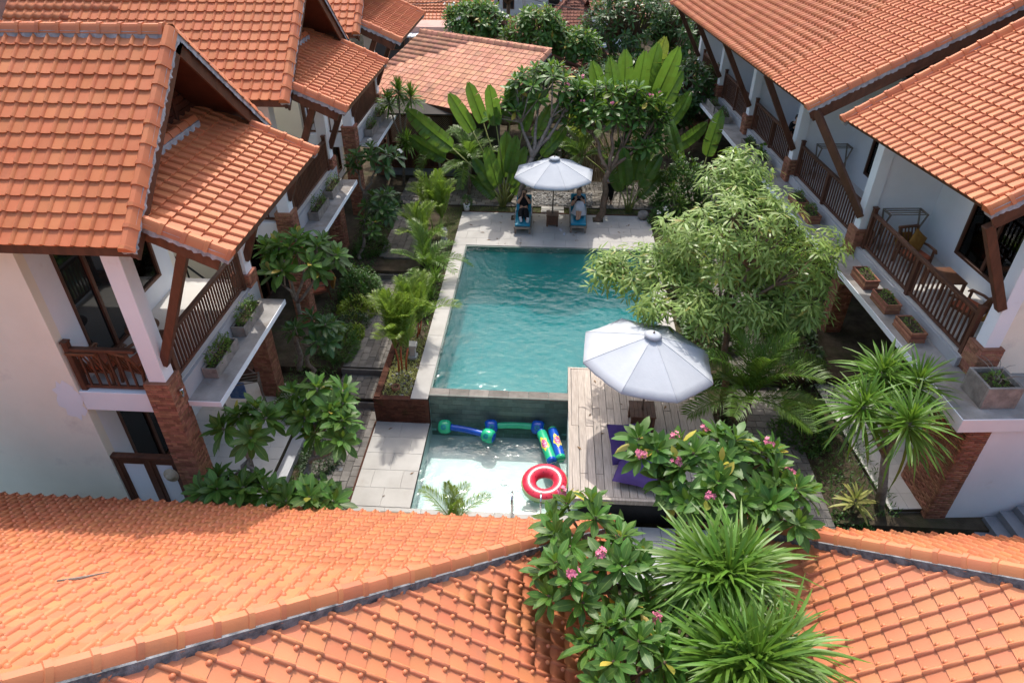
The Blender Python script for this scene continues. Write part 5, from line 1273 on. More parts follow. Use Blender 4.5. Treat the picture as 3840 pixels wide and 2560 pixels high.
# left garden
frangipani('broad leaved frangipani with pale trunk between two gabled houses, over a low dark one', (-7.0, 15.1, -.45), (-6.7, 15.2, 1.7), [((-6.45, 15.3, 2.9), (1.15, .75, .75), 17)], .075, 3, 18, 1.12)
frangipani('low dark leaved frangipani beneath the pale trunked one', (-6.55, 14.5, -.66), (-6.3, 14.5, .7), [((-6.05, 14.4, 1.35), (.75, .6, .5), 9)], .07, 4, 16, .95, dark=True)
frangipani('dark frangipani with white flowers beside the house by the lattice gate', (-6.7, 22.3, -.06), (-6.65, 22.6, 1.7), [((-6.3, 22.9, 2.7), (.95, .6, .55), 10), ((-5.95, 21.9, 1.5), (.6, .5, .6), 7)], .08, 5, 15, 1.1, [2, 5], FLW, dark=True)
frangipani('small curved frangipani beside the trimmed hedge block', (-6.6, 20.9, -.1), (-6.5, 21.3, .6), [((-6.1, 21.3, 1.0), (.55, .5, .45), 6)], .07, 6, 13, .85)
frangipani('large leaved frangipani by the brick pier with the wall lamp', (-6.2, 9.7, -.95), (-6.15, 9.95, 1.1), [((-6.1, 10.2, 1.85), (.55, .45, .35), 6), ((-6.55, 9.25, 1.0), (.45, .3, .3), 4), ((-5.75, 9.1, 1.0), (.4, .3, .3), 4)], .075, 7, 20, 1.2, nl=3)
frangipani('large leaved sunlit frangipani leaning over the basalt path', (-5.1, 9.6, -.95), (-4.95, 10.1, .9), [((-4.85, 10.9, 1.95), (.65, .6, .45), 8), ((-4.4, 10.3, 1.7), (.4, .35, .35), 4), ((-4.65, 9.05, 1.0), (.6, .35, .3), 7)], .08, 8, 20, 1.2, nl=4)
# foreground right
frangipani('spreading frangipani with pink flowers covering the purple cushions and deck edge', (2.6, 7.8, -.80), (2.5, 8.1, 1.7), [((3.2, 8.8, 2.55), (1.45, .95, .55), 24), ((1.9, 9.2, 2.7), (.5, .5, .35), 4), ((4.15, 8.2, 2.5), (.6, .6, .4), 6)], .11, 9, 18, 1.1, [3, 8, 12, 17, 21, 25, 30], low=-.02, mat=mt['trunk_br'], nl=5)
frangipani('frangipani with pink flowers hanging over the long hip ridge', (1.5, 6.9, -.95), (1.2, 6.9, 1.6), [((.75, 7.4, 2.5), (.65, .6, .4), 8), ((.45, 6.2, 2.75), (.5, .5, .35), 6), ((1.25, 6.5, 2.8), (.4, .5, .35), 5)], .09, 10, 16, 1.02, [2, 6, 10, 15], low=-.02, mat=mt['trunk_br'], nl=4)
frangipani('frangipani growing low between the pavilions with bright pink flower cluster', (1.7, 4.6, -.95), (1.4, 5.0, 1.5), [((1.3, 5.15, 2.5), (.7, .85, .45), 15), ((2.0, 5.9, 2.0), (.5, .5, .4), 6), ((1.5, 6.2, 2.1), (.4, .4, .3), 4)], .08, 12, 16, .95, [1, 4], low=-.02, mat=mt['trunk_br'], nl=3)
# either side of the loungers
frangipani('tall frangipani with grey gnarled trunk by the lounger of the person in black', (-1.30, 24.42, 0.0), (-.75, 25.0, 2.2), [((-.36, 26.5, 4.1), (1.5, .9, 1.2), 36), ((-1.75, 25.9, 3.6), (.65, .5, .5), 7)], .12, 13, 16, 1.2, [3, 9, 15, 24], nl=5, nmax=300)
frangipani('wide pink flowered frangipani with leaning brown trunk hiding a standing person', (1.86, 24.40, 0.0), (2.15, 24.6, 1.9), [((2.3, 26.3, 3.3), (2.1, 1.0, 1.3), 50), ((3.4, 25.9, 2.4), (.95, .7, .7), 12)], .13, 14, 16, 1.2, [2, 7, 11, 16, 20, 26, 33], nl=6, mat=mt['trunk_br'])
# silvery tree over the pool edge
PALM5 = []
for sd in (1, 2, 3):
    r = random.Random(sd); bb = MB()
    for k in range(6):
        a = 6.283*k/6+r.uniform(-.3, .3); l = r.uniform(.16, .25); w = l*.19; dr = r.uniform(.0, .8); c, s = math.cos(a), math.sin(a)
        pts = [(.05, 0, 0), (.05+l*.4, -w*.5, -dr*l*.12), (.05+l*.75, -w*.42, -dr*l*.42), (.05+l, 0, -dr*l*.75), (.05+l*.75, w*.42, -dr*l*.42), (.05+l*.4, w*.5, -dr*l*.12)]
        bb.add([(x*c-y*s, x*s+y*c, z) for x, y, z in pts], [(0, 1, 5), (1, 2, 4, 5), (2, 3, 4)])
    PALM5.append(bb.mesh('leaf', mt['tab'], False))
def clustertree(label, name, base, fork, crowns, meshes, mat, r0, seed, per, s, trunk, nl=7, spread=.22, nmax=300, branchy=True):
    r = random.Random(seed); root = thing(name, label, 'tree', base); tips = []
    for (c, rad, n) in crowns: tips += [(p, (p-Vector(c)).normalized()) for p in ell_tips(c, rad, n, r, low=-.75, mind=.12)]
    skeleton(root, base, [t[0] for t in tips], r0, fork, nl, trunk, seed, .12, .010)
    ms = []
    for p, d in tips:
        for k in range(per):
            q = p+Vector((r.uniform(-1, 1), r.uniform(-1, 1), r.uniform(-1, 1)))*spread
            u = (d*.6+Vector((r.uniform(-.5, .5), r.uniform(-.5, .5), 1))).normalized()
            ms.append(aim(q, u.orthogonal(), u) @ Matrix.Rotation(r.uniform(0, 6.28), 4, 'Z') @ Matrix.Scale(s*r.uniform(.75, 1.2), 4))
    leaves(root, ms, meshes, mat, nmax, r=r); return root
clustertree('silvery green tree with airy leaflets overhanging the pool and deck parasol', 'trumpet_tree', (4.75, 13.9, -.55), (4.45, 14.5, 2.2),
    [((4.4, 15.3, 4.0), (1.55, 1.4, 1.35), 62), ((2.5, 15.1, 3.1), (1.1, .8, .5), 24), ((6.1, 15.3, 3.4), (1.2, 1.0, .75), 30), ((3.2, 13.9, 2.75), (1.0, .7, .45), 22), ((6.2, 14.8, 2.3), (.85, .8, .7), 22), ((4.5, 14.6, 2.7), (1.3, 1.0, .5), 24), ((4.6, 16.6, 5.1), (.8, .6, .55), 16), ((1.6, 15.3, 3.0), (.6, .5, .3), 9)],
    PALM5, mt['tab'], .10, 21, 9, 1.22, mt['trunk_br'], 12)
# palms: fronds are single parts
def frond_mesh(mat, L, n, lw, ll, arch, droop, seed, keel=.5):
    r = random.Random(seed); b = MB(); pts = []
    for i in range(9):
        t = i/8; a = arch*t; pts.append(Vector((0, L*(t-.12*arch*t*t), L*(.45*arch*t-droop*t*t))))
    b.tube(pts, [.014*(1-.8*i/8)+.002 for i in range(9)], 5, cap=False)
    for k in range(n):
        t = .14+.86*k/(n-1); f = t*8; i = min(7, int(f)); p = pts[i].lerp(pts[i+1], f-i); d = (pts[i+1]-pts[i]).normalized()
        l = ll*(math.sin(math.pi*(.12+.82*t))**.7)*r.uniform(.85, 1.1)
        for s in (-1, 1):
            v = (Vector((s, 0, 0))*.85+d*(.55+.5*t)+Vector((0, 0, 1))*(keel+r.uniform(-.12, .12))).normalized(); w = d.cross(v).normalized().cross(v)*lw*.5
            m_, e = p+v*l*.55, p+v*l-Vector((0, 0, 1))*l*.28*r.uniform(.5, 1.5)
            b.add([p-w*.5, p+w*.5, m_+w, m_-w, e], [(0, 1, 2, 3), (3, 2, 4)])
    return b.mesh('frond', mat, False)
FROND = {'g': [frond_mesh(mt['palm'], 1.5, 40, .022, .44, a, d, k) for k, (a, d) in enumerate(((1.0, .55), (.8, .35), (1.2, .8)))],
         'y': [frond_mesh(mt['palm_y'], 1.4, 34, .020, .40, a, d, 10+k) for k, (a, d) in enumerate(((1.5, .45), (1.7, .30), (1.2, .55)))]}
def palm(label, base, h, n, s, kind='g', el=(1.3, .1), seed=1, stems=1, spread=.0, name='palm', tmat=None, r0=.05, lean=(0, 0)):
    r = random.Random(seed); root = thing(name, label, 'palm', base); base = Vector(base); k = 0
    for q in range(stems):
        o_ = Vector((r.uniform(-1, 1), r.uniform(-1, 1), 0))*spread; top = base+o_+Vector((lean[0]*h+o_.x*.8, lean[1]*h+o_.y*.8, h*r.uniform(.8, 1.1)))
        if h > .05: MB().tube([base+o_-Vector((0, 0, .05)), (base+o_).lerp(top, .5)+Vector((r.uniform(-.03, .03), 0, 0)), top], [r0*1.25, r0, r0*.8], 9).build('stem', tmat or mt['stem'], root, True)
        for i in range(n):
            t = i/max(1, n-1); e = el[0]+(el[1]-el[0])*t+r.uniform(-.12, .12); a = k*2.39996+r.uniform(-.2, .2); k += 1
            d = Vector((math.cos(a)*math.cos(e), math.sin(a)*math.cos(e), math.sin(e)))
            link('frond', r.choice(FROND[kind]), root, aim(top, d, Vector((0, 0, 1)) if e < 1.2 else Vector((-math.cos(a), -math.sin(a), .3))) @ Matrix.Scale(s*r.uniform(.8, 1.1), 4))
    return root
mt['redstem'] = MAT('red_palm_stem', (.28, .05, .02), (.40, .12, .04), 8, .5)
palm('red stemmed yellow green palm in the planter next to the pool coping', (-3.95, 14.6, -.09), .85, 8, 1.25, 'y', (1.35, .55), 2, 3, .14, tmat=mt['redstem'], r0=.025)
palm('yellow green clumping palm between the red stemmed palm and the lilies', (-3.88, 16.3, -.09), .5, 8, 1.1, 'y', (1.3, .3), 3, 3, .16, tmat=mt['redstem'], r0=.022)
palm('green palm in the bed between the strap leaved lilies', (-3.95, 19.4, -.09), .5, 9, 1.15, 'g', (1.25, .1), 5, 1, 0)
palm('upright yellow green palm beside the white pot', (-4.2, 22.9, -.06), .7, 8, 1.2, 'y', (1.4, .6), 6, 3, .16, r0=.025)
palm('small yellow green palm over the stepping path', (-4.35, 21.7, -.06), .4, 8, 1.2, 'y', (1.3, .3), 7, 2, .14, r0=.025)
palm('slender single feather palm shading the lattice gate', (-4.55, 27.0, -.06), 1.9, 9, 1.15, 'g', (1.2, -.2), 8, 1, 0, tmat=mt['trunk'], r0=.05, lean=(-.06, 0))
palm('slender twin feather palm beside the paddle leaved plant', (-3.35, 26.6, -.06), 1.7, 9, 1.15, 'g', (1.2, -.2), 9, 2, .22, tmat=mt['trunk'], r0=.045, lean=(.05, 0))
palm('feather palm rising over the pebble bed and cane fence', (1.2, 26.8, -.06), 1.7, 9, 1.15, 'g', (1.2, -.2), 10, 1, 0, tmat=mt['trunk'], r0=.05)
palm('low feather palm in shade beside the cane fence end', (3.6, 26.6, -.06), .9, 9, 1.1, 'g', (1.1, -.1), 11, 1, 0, tmat=mt['trunk'], r0=.05)
palm('broad arching palm under the silvery tree', (5.05, 13.1, -.55), 1.25, 15, 1.45, 'g', (1.35, -.15), 12, 1, 0, tmat=mt['trunk'], r0=.075)
palm('small palm beside the pool coping under the silvery tree', (4.45, 20.6, -.20), .3, 8, .85, 'g', (1.2, .1), 13, 1, 0)
palm('spiky palm tip poking above the roof edge by the small pool', (-1.75, 9.15, -.95), 1.25, 11, .8, 'y', (1.4, .25), 14, 1, 0, r0=.04)
# strap leaved plants
STR = {k: [leaf_mesh('leaf', mt[m_], L, W, 6, .25, d, .45, .45) for L, W, d in v] for k, m_, v in (
    ('big', 'strap', ((1.05, .062, .28), (1.0, .058, .50), (.95, .055, .12), (1.1, .06, .75))), ('mid', 'strap', ((.62, .055, .25), (.58, .05, .45), (.66, .055, .1))),
    ('brom', 'brom', ((.55, .075, .35), (.5, .07, .2))), ('y', 'strap', ((.5, .035, .3), (.46, .032, .5))))}
def strap_plant(label, base, heads, kind='big', n=95, s=1.0, seed=1, low=-.55, r0=.06, name='dragon_tree', cat='tree', trunk=True, nmax=300, tmat=None):
    r = random.Random(seed); root = thing(name, label, cat, base); base = Vector(base); ms = []
    if trunk:
        b = MB(); fork = base.lerp(sum((Vector(h) for h in heads), Vector())/len(heads), .55)
        b.tube([base-Vector((0, 0, .05)), base.lerp(fork, .5)+Vector((.04, .02, 0)), fork], [r0*1.4, r0*1.1, r0], 9)
        for h in heads: b.tube([fork, fork.lerp(Vector(h), .5)+Vector((r.uniform(-.05, .05),)*3), Vector(h)], [r0*.85, r0*.7, r0*.55], 8)
        b.build('trunk', tmat or mt['trunk'], root, True)
    for h in heads:
        h = Vector(h); a0 = r.uniform(0, 6.28)
        for k in range(n):
            t = k/(n-1); e = 1.5+(low-1.5)*t**.85+r.uniform(-.12, .12); a = a0+k*2.39996+r.uniform(-.2, .2)
            d = Vector((math.cos(a)*math.cos(e), math.sin(a)*math.cos(e), math.sin(e)))
            up = Vector((0, 0, 1)) if e < 1.3 else Vector((-math.cos(a), -math.sin(a), .2))
            ms.append(aim(h-Vector((0, 0, .22*t)), d, up) @ Matrix.Rotation(r.uniform(-.5, .5), 4, 'Y') @ Matrix.Scale(s*(.75+.3*t)*r.uniform(.85, 1.1), 4))
    leaves(root, ms, STR[kind], mt['strap'] if kind != 'brom' else mt['brom'], nmax, r=r); return root
strap_plant('dense grassy headed dragon tree next to the low hip ridges', (2.85, 6.3, -.95), [(2.72, 6.2, 3.0), (2.98, 6.5, 2.85), (2.5, 6.5, 2.8)], 'big', 230, 1.12, 1, -.85)
strap_plant('dense grassy headed dragon tree farther from the pool than its twin', (2.95, 4.8, -.95), [(2.85, 4.95, 2.95), (3.2, 5.2, 2.8), (2.6, 5.15, 2.8)], 'big', 230, 1.12, 2, -.85)
strap_plant('multi headed dragon tree rising beside the brick corner pier', (7.75, 10.9, -.95), [(6.95, 10.1, 2.75), (6.95, 11.5, 2.85), (6.35, 10.7, 2.6), (7.6, 11.3, 2.75)], 'big', 140, .92, 3, -.6, r0=.09)
strap_plant('slim dragon tree with spiky tufts beside the lattice gate', (-6.35, 27.6, -.06), [(-6.2, 27.7, 3.9), (-5.7, 27.6, 3.7), (-6.0, 27.5, 1.9), (-6.7, 27.9, 3.4)], 'mid', 95, 1.12, 4, -.5, r0=.05)
strap_plant('cream striped strap plant at the foot of the dragon tree', (7.0, 10.75, -.95), [(7.0, 10.75, -.1)], 'brom', 26, 1.0, 5, -.1, name='spider_lily', cat='plant', trunk=True, r0=.04)
for i, (x, y, s, lab) in enumerate(((-3.72, 17.4, 1.0, 'strap leaved lily clump beside the clumping palm'), (-3.70, 18.4, 1.05, 'strap leaved lily clump, second from the clumping palm'), (-3.72, 19.5, 1.0, 'strap leaved lily clump, third from the clumping palm'), (-3.75, 20.6, .95, 'strap leaved lily clump by the pool corner next to the terrace'))):
    strap_plant(lab, (x, y, -.09), [(x, y, .0), (x-.12, y+.3, .0)], 'mid', 26, s, 10+i, .15, name='spider_lily', cat='plant', trunk=False)
strap_plant('narrow dark strap leaved tree next to the white flowering shrub', (4.6, 24.6, -.06), [(4.6, 24.6, 1.2), (4.9, 24.4, .8)], 'mid', 45, .9, 20, -.5, name='dragon_tree', r0=.03)
# paddle leaved fans
def paddle_mesh(mat, L, W, droop, seed, torn=.5, blunt=.32):
    """big blade of lateral strips along a curved midrib, split and sagging a little at its edge"""
    r = random.Random(seed); b = MB(); n = 15; pts = [Vector((0, L*(t-.12*droop*t*t), L*(.10*t-droop*t*t))) for t in [i/n for i in range(n+1)]]
    uv = []
    def add(vs, us): b.add(vs, [tuple(range(len(vs)))]); uv.extend(us)
    hw = lambda t: W*.5*max(.10, math.sin(math.pi*min(1, .06+.94*t)**.80))**blunt*(1-.75*max(0, t-.86)/.14*.9)
    for s in (-1, 1):
        j0 = 0.0; sag = 0
        for i in range(n):
            split = r.random() < torn
            if split: sag = r.uniform(-.05, .28); j0 = r.uniform(.05, .22)
            p, q = pts[i], pts[i+1]; d = (q-p); t0, t1 = i/n, (i+1)/n
            def edge(pp, t, k): return pp+Vector((s*hw(t)*(1-abs(sag)*.25), d.y*.55, .20*hw(t)-sag*hw(t)))
            e0 = edge(p, t0, 0)+d*(j0 if split else 0); e1 = edge(q, t1, 1)
            m0, m1 = p.lerp(e0, .5)+Vector((0, 0, .03*W)), q.lerp(e1, .5)+Vector((0, 0, .03*W))
            add([p, q, m1, m0] if s < 0 else [p, m0, m1, q], [(.5, t0)]*4); add([m0, m1, e1, e0] if s < 0 else [m0, e0, e1, m1], [(0, t0)]*4)
    b.tube(pts, [.020*(1-.85*i/n)+.002 for i in range(n+1)], 5, cap=False); 
    me = b.mesh('leaf', mat, False); return me
BAN = [paddle_mesh(mt['banana'], 1.75, .60, d, k, t) for k, (d, t) in enumerate(((.08, .18), (.22, .45), (.62, .85)))]
BANY = [paddle_mesh(mt['banana_y'], 1.6, .60, .15, 7, .6)]
def traveller(label, base, specs, axis=(1, 0), name='traveller_palm', mat=None):
    """specs: (angle from vertical in the fan plane, petiole length, blade scale, variant, sideways)"""
    root = thing(name, label, 'palm', base); base = Vector(base); ax = Vector((axis[0], axis[1], 0)).normalized(); ay = Vector((-ax.y, ax.x, 0))
    for (a, pl, s, var, sd) in specs:
        d = (ax*math.sin(a)+Vector((0, 0, math.cos(a)))+ay*sd).normalized(); p0 = base+ax*math.sin(a)*.12; p1 = base+d*pl*.55+Vector((0, 0, .08)); p2 = base+d*pl
        st_ = MB().tube([p0, p1, p2], [.045, .032, .022], 7).build('petiole', mt['stem'], root, True)
        bd = (d+ax*math.sin(a)*.25-Vector((0, 0, .10*abs(math.sin(a))))).normalized(); up = (-ay-Vector((0, 0, 0))+Vector((0, 0, .25))).normalized()
        m = BANY[0] if var == 9 else BAN[var]
        link('leaf', m, root, aim(p2, bd, up) @ Matrix.Scale(s, 4))
    return root
traveller('traveller palm fan with two long arching leaves over the pavilion roof', (-1.75, 25.9, -.06), [(-.95, 3.0, 1.05, 2, .1), (-.72, 3.2, 1.25, 2, -.1), (-.42, 3.2, .95, 0, 0), (-.28, 3.3, .9, 0, .1), (-.12, 3.3, .9, 0, -.1), (.03, 3.2, .9, 1, .1), (.20, 3.0, .85, 0, 0), (.38, 2.8, .8, 1, .1), (.6, 2.4, .8, 2, 0)], (1, .05))
traveller('young paddle leaved clump at the foot of the traveller palm', (-1.9, 25.5, -.06), [(-.45, .8, .85, 1, .1), (-.2, 1.0, .95, 0, -.1), (.05, 1.2, 1.0, 0, .15), (.3, 1.0, .9, 1, 0), (-.7, .5, .75, 2, .1), (.55, .7, .8, 2, -.1), (.15, 1.5, .9, 0, -.1)], (1, .1), 'heliconia')
traveller('big traveller palm with broad upright yellowing blades', (3.0, 27.6, -.06), [(-.62, 2.8, .95, 9, 0), (-.48, 3.0, 1.0, 9, .08), (-.38, 3.3, 1.05, 0, -.05), (-.27, 3.4, 1.1, 0, .08), (-.16, 3.5, 1.1, 1, -.05), (-.05, 3.5, 1.15, 0, .08), (.05, 3.6, 1.15, 0, -.05), (.15, 3.7, 1.2, 0, .08), (.25, 3.6, 1.15, 1, 0), (.20, 4.3, 1.1, 9, .12), (.23, 4.0, 1.15, 0, -.1), (.37, 3.3, 1.05, 1, .05), (.55, 3.0, 1.0, 2, .05), (.80, 2.6, 1.0, 2, -.1), (-.85, 2.5, .9, 2, 0)], (1, .1))
traveller('paddle leaved plant in shade beside the leaning trunk', (3.1, 25.3, -.06), [(-.4, .9, .8, 1, .1), (-.15, 1.2, .9, 0, -.1), (.1, 1.3, .9, 0, .1), (.35, 1.1, .85, 1, 0), (.6, .7, .8, 2, .1)], (1, .0), 'heliconia')
traveller('drooping banana plant below the long balcony building', (5.7, 25.8, -.06), [(-.9, 1.6, .95, 2, 0), (-.4, 2.0, 1.0, 2, .1), (.1, 2.2, 1.0, 1, 0), (.6, 2.0, 1.0, 2, -.1), (.95, 1.6, .9, 2, .1)], (1, -.3), 'banana_plant')
# clipped and loose shrubs: masses of small leaves over a few stems
SML = {}
def small_leaf(matk, L, W):
    k = (matk, L)
    if k not in SML: SML[k] = leaf_mesh('leaf', mt[matk], L, W, 2, .3, .2, .5, .8)
    return SML[k]
def shrub(label, c, rad, matk, n, L=.10, W=.05, seed=1, name='shrub', cat='shrub', group=None, shape=2.0, fl=None):
    r = random.Random(seed); base = (c[0], c[1], c[2]); root = thing(name, label, cat, base, group=group); me = small_leaf(matk, L, W); ms = []
    for _ in range(n):
        a = r.uniform(0, 6.283); z = r.uniform(.02, 1); q = (1-z**shape)**(1/shape); k = r.uniform(.72, 1.0)*(1+.10*math.sin(3*a+seed)+.08*math.sin(7*a+5*z))
        d = Vector((math.cos(a)*q, math.sin(a)*q, z)); p = Vector((c[0]+rad[0]*d.x*k, c[1]+rad[1]*d.y*k, c[2]+rad[2]*d.z*k))
        v = (Vector((d.x, d.y, d.z*.4))+Vector((r.uniform(-.9, .9), r.uniform(-.9, .9), r.uniform(-.3, .7)))).normalized()
        ms.append(aim(p, v, Vector((d.x*.5, d.y*.5, 1))) @ Matrix.Scale(r.uniform(.7, 1.25), 4))
    b = MB()
    for k in range(5): a = k*1.26; b.tube([(c[0], c[1], c[2]-.05), (c[0]+rad[0]*.6*math.cos(a), c[1]+rad[1]*.6*math.sin(a), c[2]+rad[2]*.6)], [.02, .008], 5)
    b.build('stems', mt['trunk_br'], root)
    joined('foliage', [(me, ms)], mt[matk], root, kind='stuff')
    if fl: flowers(root, [(c[0]+rad[0]*x, c[1]+rad[1]*y, c[2]+rad[2]*z) for x, y, z in fl], FLW, 4, 1.0, .06, r)
    return root
shrub('round clipped green hedge ball beside the brick pier', (-6.15, 18.95, -.4), (.75, .72, 1.05), 'hedge', 2600, .085, .05, 1)
shrub('low lime green hedge below the round hedge ball', (-5.98, 17.9, -.42), (.62, .42, .55), 'hedge_y', 1500, .075, .045, 2, shape=4)
shrub('dark trimmed hedge on the path side of the lime hedge', (-5.95, 17.3, -.42), (.5, .35, .4), 'hedge_dk', 1100, .06, .03, 3, shape=4)
shrub('narrow leaved green hedge along the basalt path', (-6.0, 16.0, -.42), (.55, .8, .5), 'hedge', 1900, .10, .03, 4, shape=3)
shrub('lime edged low hedge where the path steps down', (-5.9, 16.6, -.42), (.45, .4, .42), 'hedge_y', 800, .075, .045, 5, shape=3)
shrub('leafy dark ground shrub around the frangipani trunk', (-6.5, 13.6, -.7), (.7, .7, .75), 'hedge', 1500, .10, .06, 6)
shrub('dark narrow leaved hedge by the porch step', (-5.55, 11.9, -.95), (.50, .55, .45), 'hedge_dk', 1800, .09, .02, 7, shape=3)
shrub('trimmed dark green hedge block where the path widens to pale pavers', (-6.35, 21.6, -.1), (.6, .75, .55), 'hedge', 1900, .07, .045, 8, shape=4)
shrub('low dark ground cover next to the lattice gate path', (-6.6, 25.0, -.1), (.7, 1.2, .65), 'hedge_dk', 2000, .08, .05, 9, shape=3)
shrub('blue green shrub between the white flowered frangipani and the gate', (-6.5, 23.8, -.1), (.6, .6, .8), 'hedge_dk', 1200, .09, .06, 10)
shrub('croton bush with yellow leaves beside the arching palm', (6.75, 13.9, -.55), (.55, .5, .6), 'hedge_y', 700, .10, .055, 11)
shrub('green mounded shrub mixed with the yellow croton', (6.6, 13.2, -.55), (.75, .7, .55), 'hedge', 1700, .08, .05, 12)
shrub('dark low hedge between the croton and the dragon tree', (6.75, 11.6, -.95), (.6, .75, .45), 'hedge_dk', 1900, .06, .03, 13, shape=3)
shrub('green low hedge around the cream striped strap plant', (6.85, 10.1, -.95), (.6, .8, .5), 'hedge', 1900, .07, .035, 14, shape=3)
shrub('leafy shrub with dark foliage under the silvery tree', (4.9, 17.3, -.2), (.9, 1.6, 1.1), 'hedge', 2600, .13, .06, 15)
shrub('dense shrub between the silvery tree and the terrace', (4.9, 21.6, -.2), (.9, 1.3, 1.0), 'hedge', 2200, .12, .06, 16)
shrub('white flowering shrub next to the terrace corner', (4.3, 24.3, -.1), (.55, .5, .8), 'hedge', 1000, .08, .05, 17, fl=((.3, -.6, .7), (-.4, -.5, .8), (.1, -.3, .95)))
shrub('shady shrub beneath the ledge behind the silvery tree', (7.2, 17.6, -.2), (.8, 2.6, .9), 'hedge_dk', 2600, .13, .06, 18)
shrub('dark shrub mass under the ledge by the banana plant', (6.6, 23.5, -.1), (.9, 2.2, 1.2), 'hedge', 2800, .14, .07, 19)
shrub('tall large leaved bush between heliconia and banana plant', (5.1, 25.6, -.1), (1.1, .9, 2.1), 'hedge', 2400, .19, .08, 20)
shrub('broad leaved bush between the timber deck and the basalt path', (4.8, 11.6, -.6), (.5, .8, .6), 'hedge', 1200, .12, .07, 21)
shrub('shade plants filling the gap between the two low pavilions', (2.1, 5.6, -.95), (1.0, 1.4, 1.6), 'hedge', 2600, .20, .10, 22)
shrub('shade plants below the low frangipani between the pavilions', (2.4, 3.8, -.95), (1.3, 1.0, 2.0), 'hedge_dk', 2200, .22, .11, 23)
shrub('leafy plants at the foot of the pier with the lamp', (-6.6, 9.2, -.95), (.6, .6, .8), 'hedge', 900, .14, .07, 24)
shrub('dark shrub behind the stone stairs', (.2, 29.5, -.1), (1.6, .8, 1.6), 'bigtree', 2200, .16, .07, 25)
# small leafy pot plant by the terrace corner
pt = thing('flower_pot', 'white pot standing on the terrace corner by the yellow palms', 'pot', (-3.3, 24.98, 0)); MB().lathe([(.0, .0), (.10, 0), (.135, .26), (.12, .265), (.11, .2), (0, .2)], 18, (-3.3, 24.98, 0)).build('pot', mt['twhite'], pt, True)
shrub('leafy bush growing in the white pot', (-3.3, 24.98, .2), (.22, .22, .45), 'hedge', 260, .10, .05, 31, name='pot_plant', cat='plant')
pt = thing('flower_pot', 'round grey stone pot at the terrace corner by the white flowering shrub', 'pot', (3.6, 24.6, 0)); MB().lathe([(.0, .0), (.12, 0), (.21, .14), (.20, .25), (.15, .30), (.13, .26), (0, .24)], 18, (3.6, 24.6, 0)).build('pot', mt['conc_dk'], pt, True)
# herbs in the troughs
for i, (p, rz, L, W) in enumerate(TRO):
    hn = ('paint-patched house', 'house over the hedge ball', 'house by the lattice gate')[i//2]
    shrub('bushy herbs in the trough %s the brace of the %s' % (('beside', 'away from')[i % 2], hn), (p[0], p[1], p[2]+.20), (.17, .50, .36), 'herb', 520 if i < 2 else 300, .055, .032, 40+i, name='trough_herbs', cat='plant', shape=3)
_tl = ['sparse seedlings in the brick trough next to the corner pier', 'twiggy herbs in the middle brick trough of three', 'small sprouts in the brick trough farthest from the corner planter', 'leafy herbs in the paired brick trough on the corner planter side', 'leafy herbs in the paired brick trough on the seated people side', 'dark herbs in the trough in front of the seated people', 'dense herbs in the long trough under the balcony people', 'low herbs in the long trough between people and banana plant', 'dark herbs in the trough behind the banana plant leaves', 'herbs in the ledge end trough next to the dark leafy tree']
for i, (p, L) in enumerate(RTR):
    shrub(_tl[i], (p[0], p[1], p[2]+.20), (.16, L*.40, .18 if i < 3 else .30), 'herb' if i < 5 else 'hedge', (60, 130, 90, 240, 260, 260, 420, 300, 260, 200)[i], .06, .035, 60+i, name='trough_herbs', cat='plant')
pq = rb(-1.75, .85, 2.87)
shrub('green seedlings in the square corner planter', tuple(pq), (.22, .22, .16), 'herb', 160, .06, .035, 80, name='trough_herbs', cat='plant')
tw_ = MB(); r = random.Random(5)
for k in range(9):
    a = r.uniform(0, 6.28); p = Vector(pq); pts = [p]
    for j in range(4): p = p+Vector((math.cos(a)*.12+r.uniform(-.05, .05), math.sin(a)*.12+r.uniform(-.05, .05), .14-.05*j)); pts.append(p)
    tw_.tube(pts, [.010, .008, .006, .005, .003], 5)
tag(tw_.build('bare_shrub', mt['trunk']), 'bare grey branching twigs in the square corner planter', 'plant')
# lawn and planter ground cover
def tufts(name, rects, n, me, mat, seed, parent=None):
    r = random.Random(seed); ms = []; tot = sum((x1-x0)*(y1-y0) for x0, x1, y0, y1, z in rects)
    for (x0, x1, y0, y1, z) in rects:
        for _ in range(int(n*(x1-x0)*(y1-y0)/tot)):
            e = r.uniform(.5, 1.4); a = r.uniform(0, 6.28); d = Vector((math.cos(a)*math.cos(e), math.sin(a)*math.cos(e), math.sin(e)))
            ms.append(aim(Vector((r.uniform(x0, x1), r.uniform(y0, y1), z)), d, Vector((-d.x, -d.y, .5))) @ Matrix.Scale(r.uniform(.6, 1.2), 4))
    o_ = joined(name, [(me, ms)], mat, parent, kind='stuff'); return o_
GR = leaf_mesh('blade', mt['herb'], .07, .012, 1, .2, .3, .4, .6); GC = leaf_mesh('blade', mt['hedge'], .13, .025, 2, .2, .4, .4, .6); GP = leaf_mesh('blade', mt['brom'], .11, .022, 2, .2, .4, .4, .6)
tag(tufts('grass', [(-3.46, 3.86, 24.92, 25.45, -.06), (-4.3, -3.48, 22.1, 25.3, -.06), (3.9, 4.6, 22.1, 25.0, -.06), (3.9, 4.4, 15.3, 22, -.2)], 26000, GR, mt['herb'], 1), 'short green lawn grass edging the pool terrace', 'grass', kind='stuff')
tag(tufts('ground_cover', [(-4.25, -3.48, 13.58, 16.2, -.085)], 1500, GP, mt['brom'], 2), 'pale striped ground cover in the brick planter bed', 'ground cover', kind='stuff')
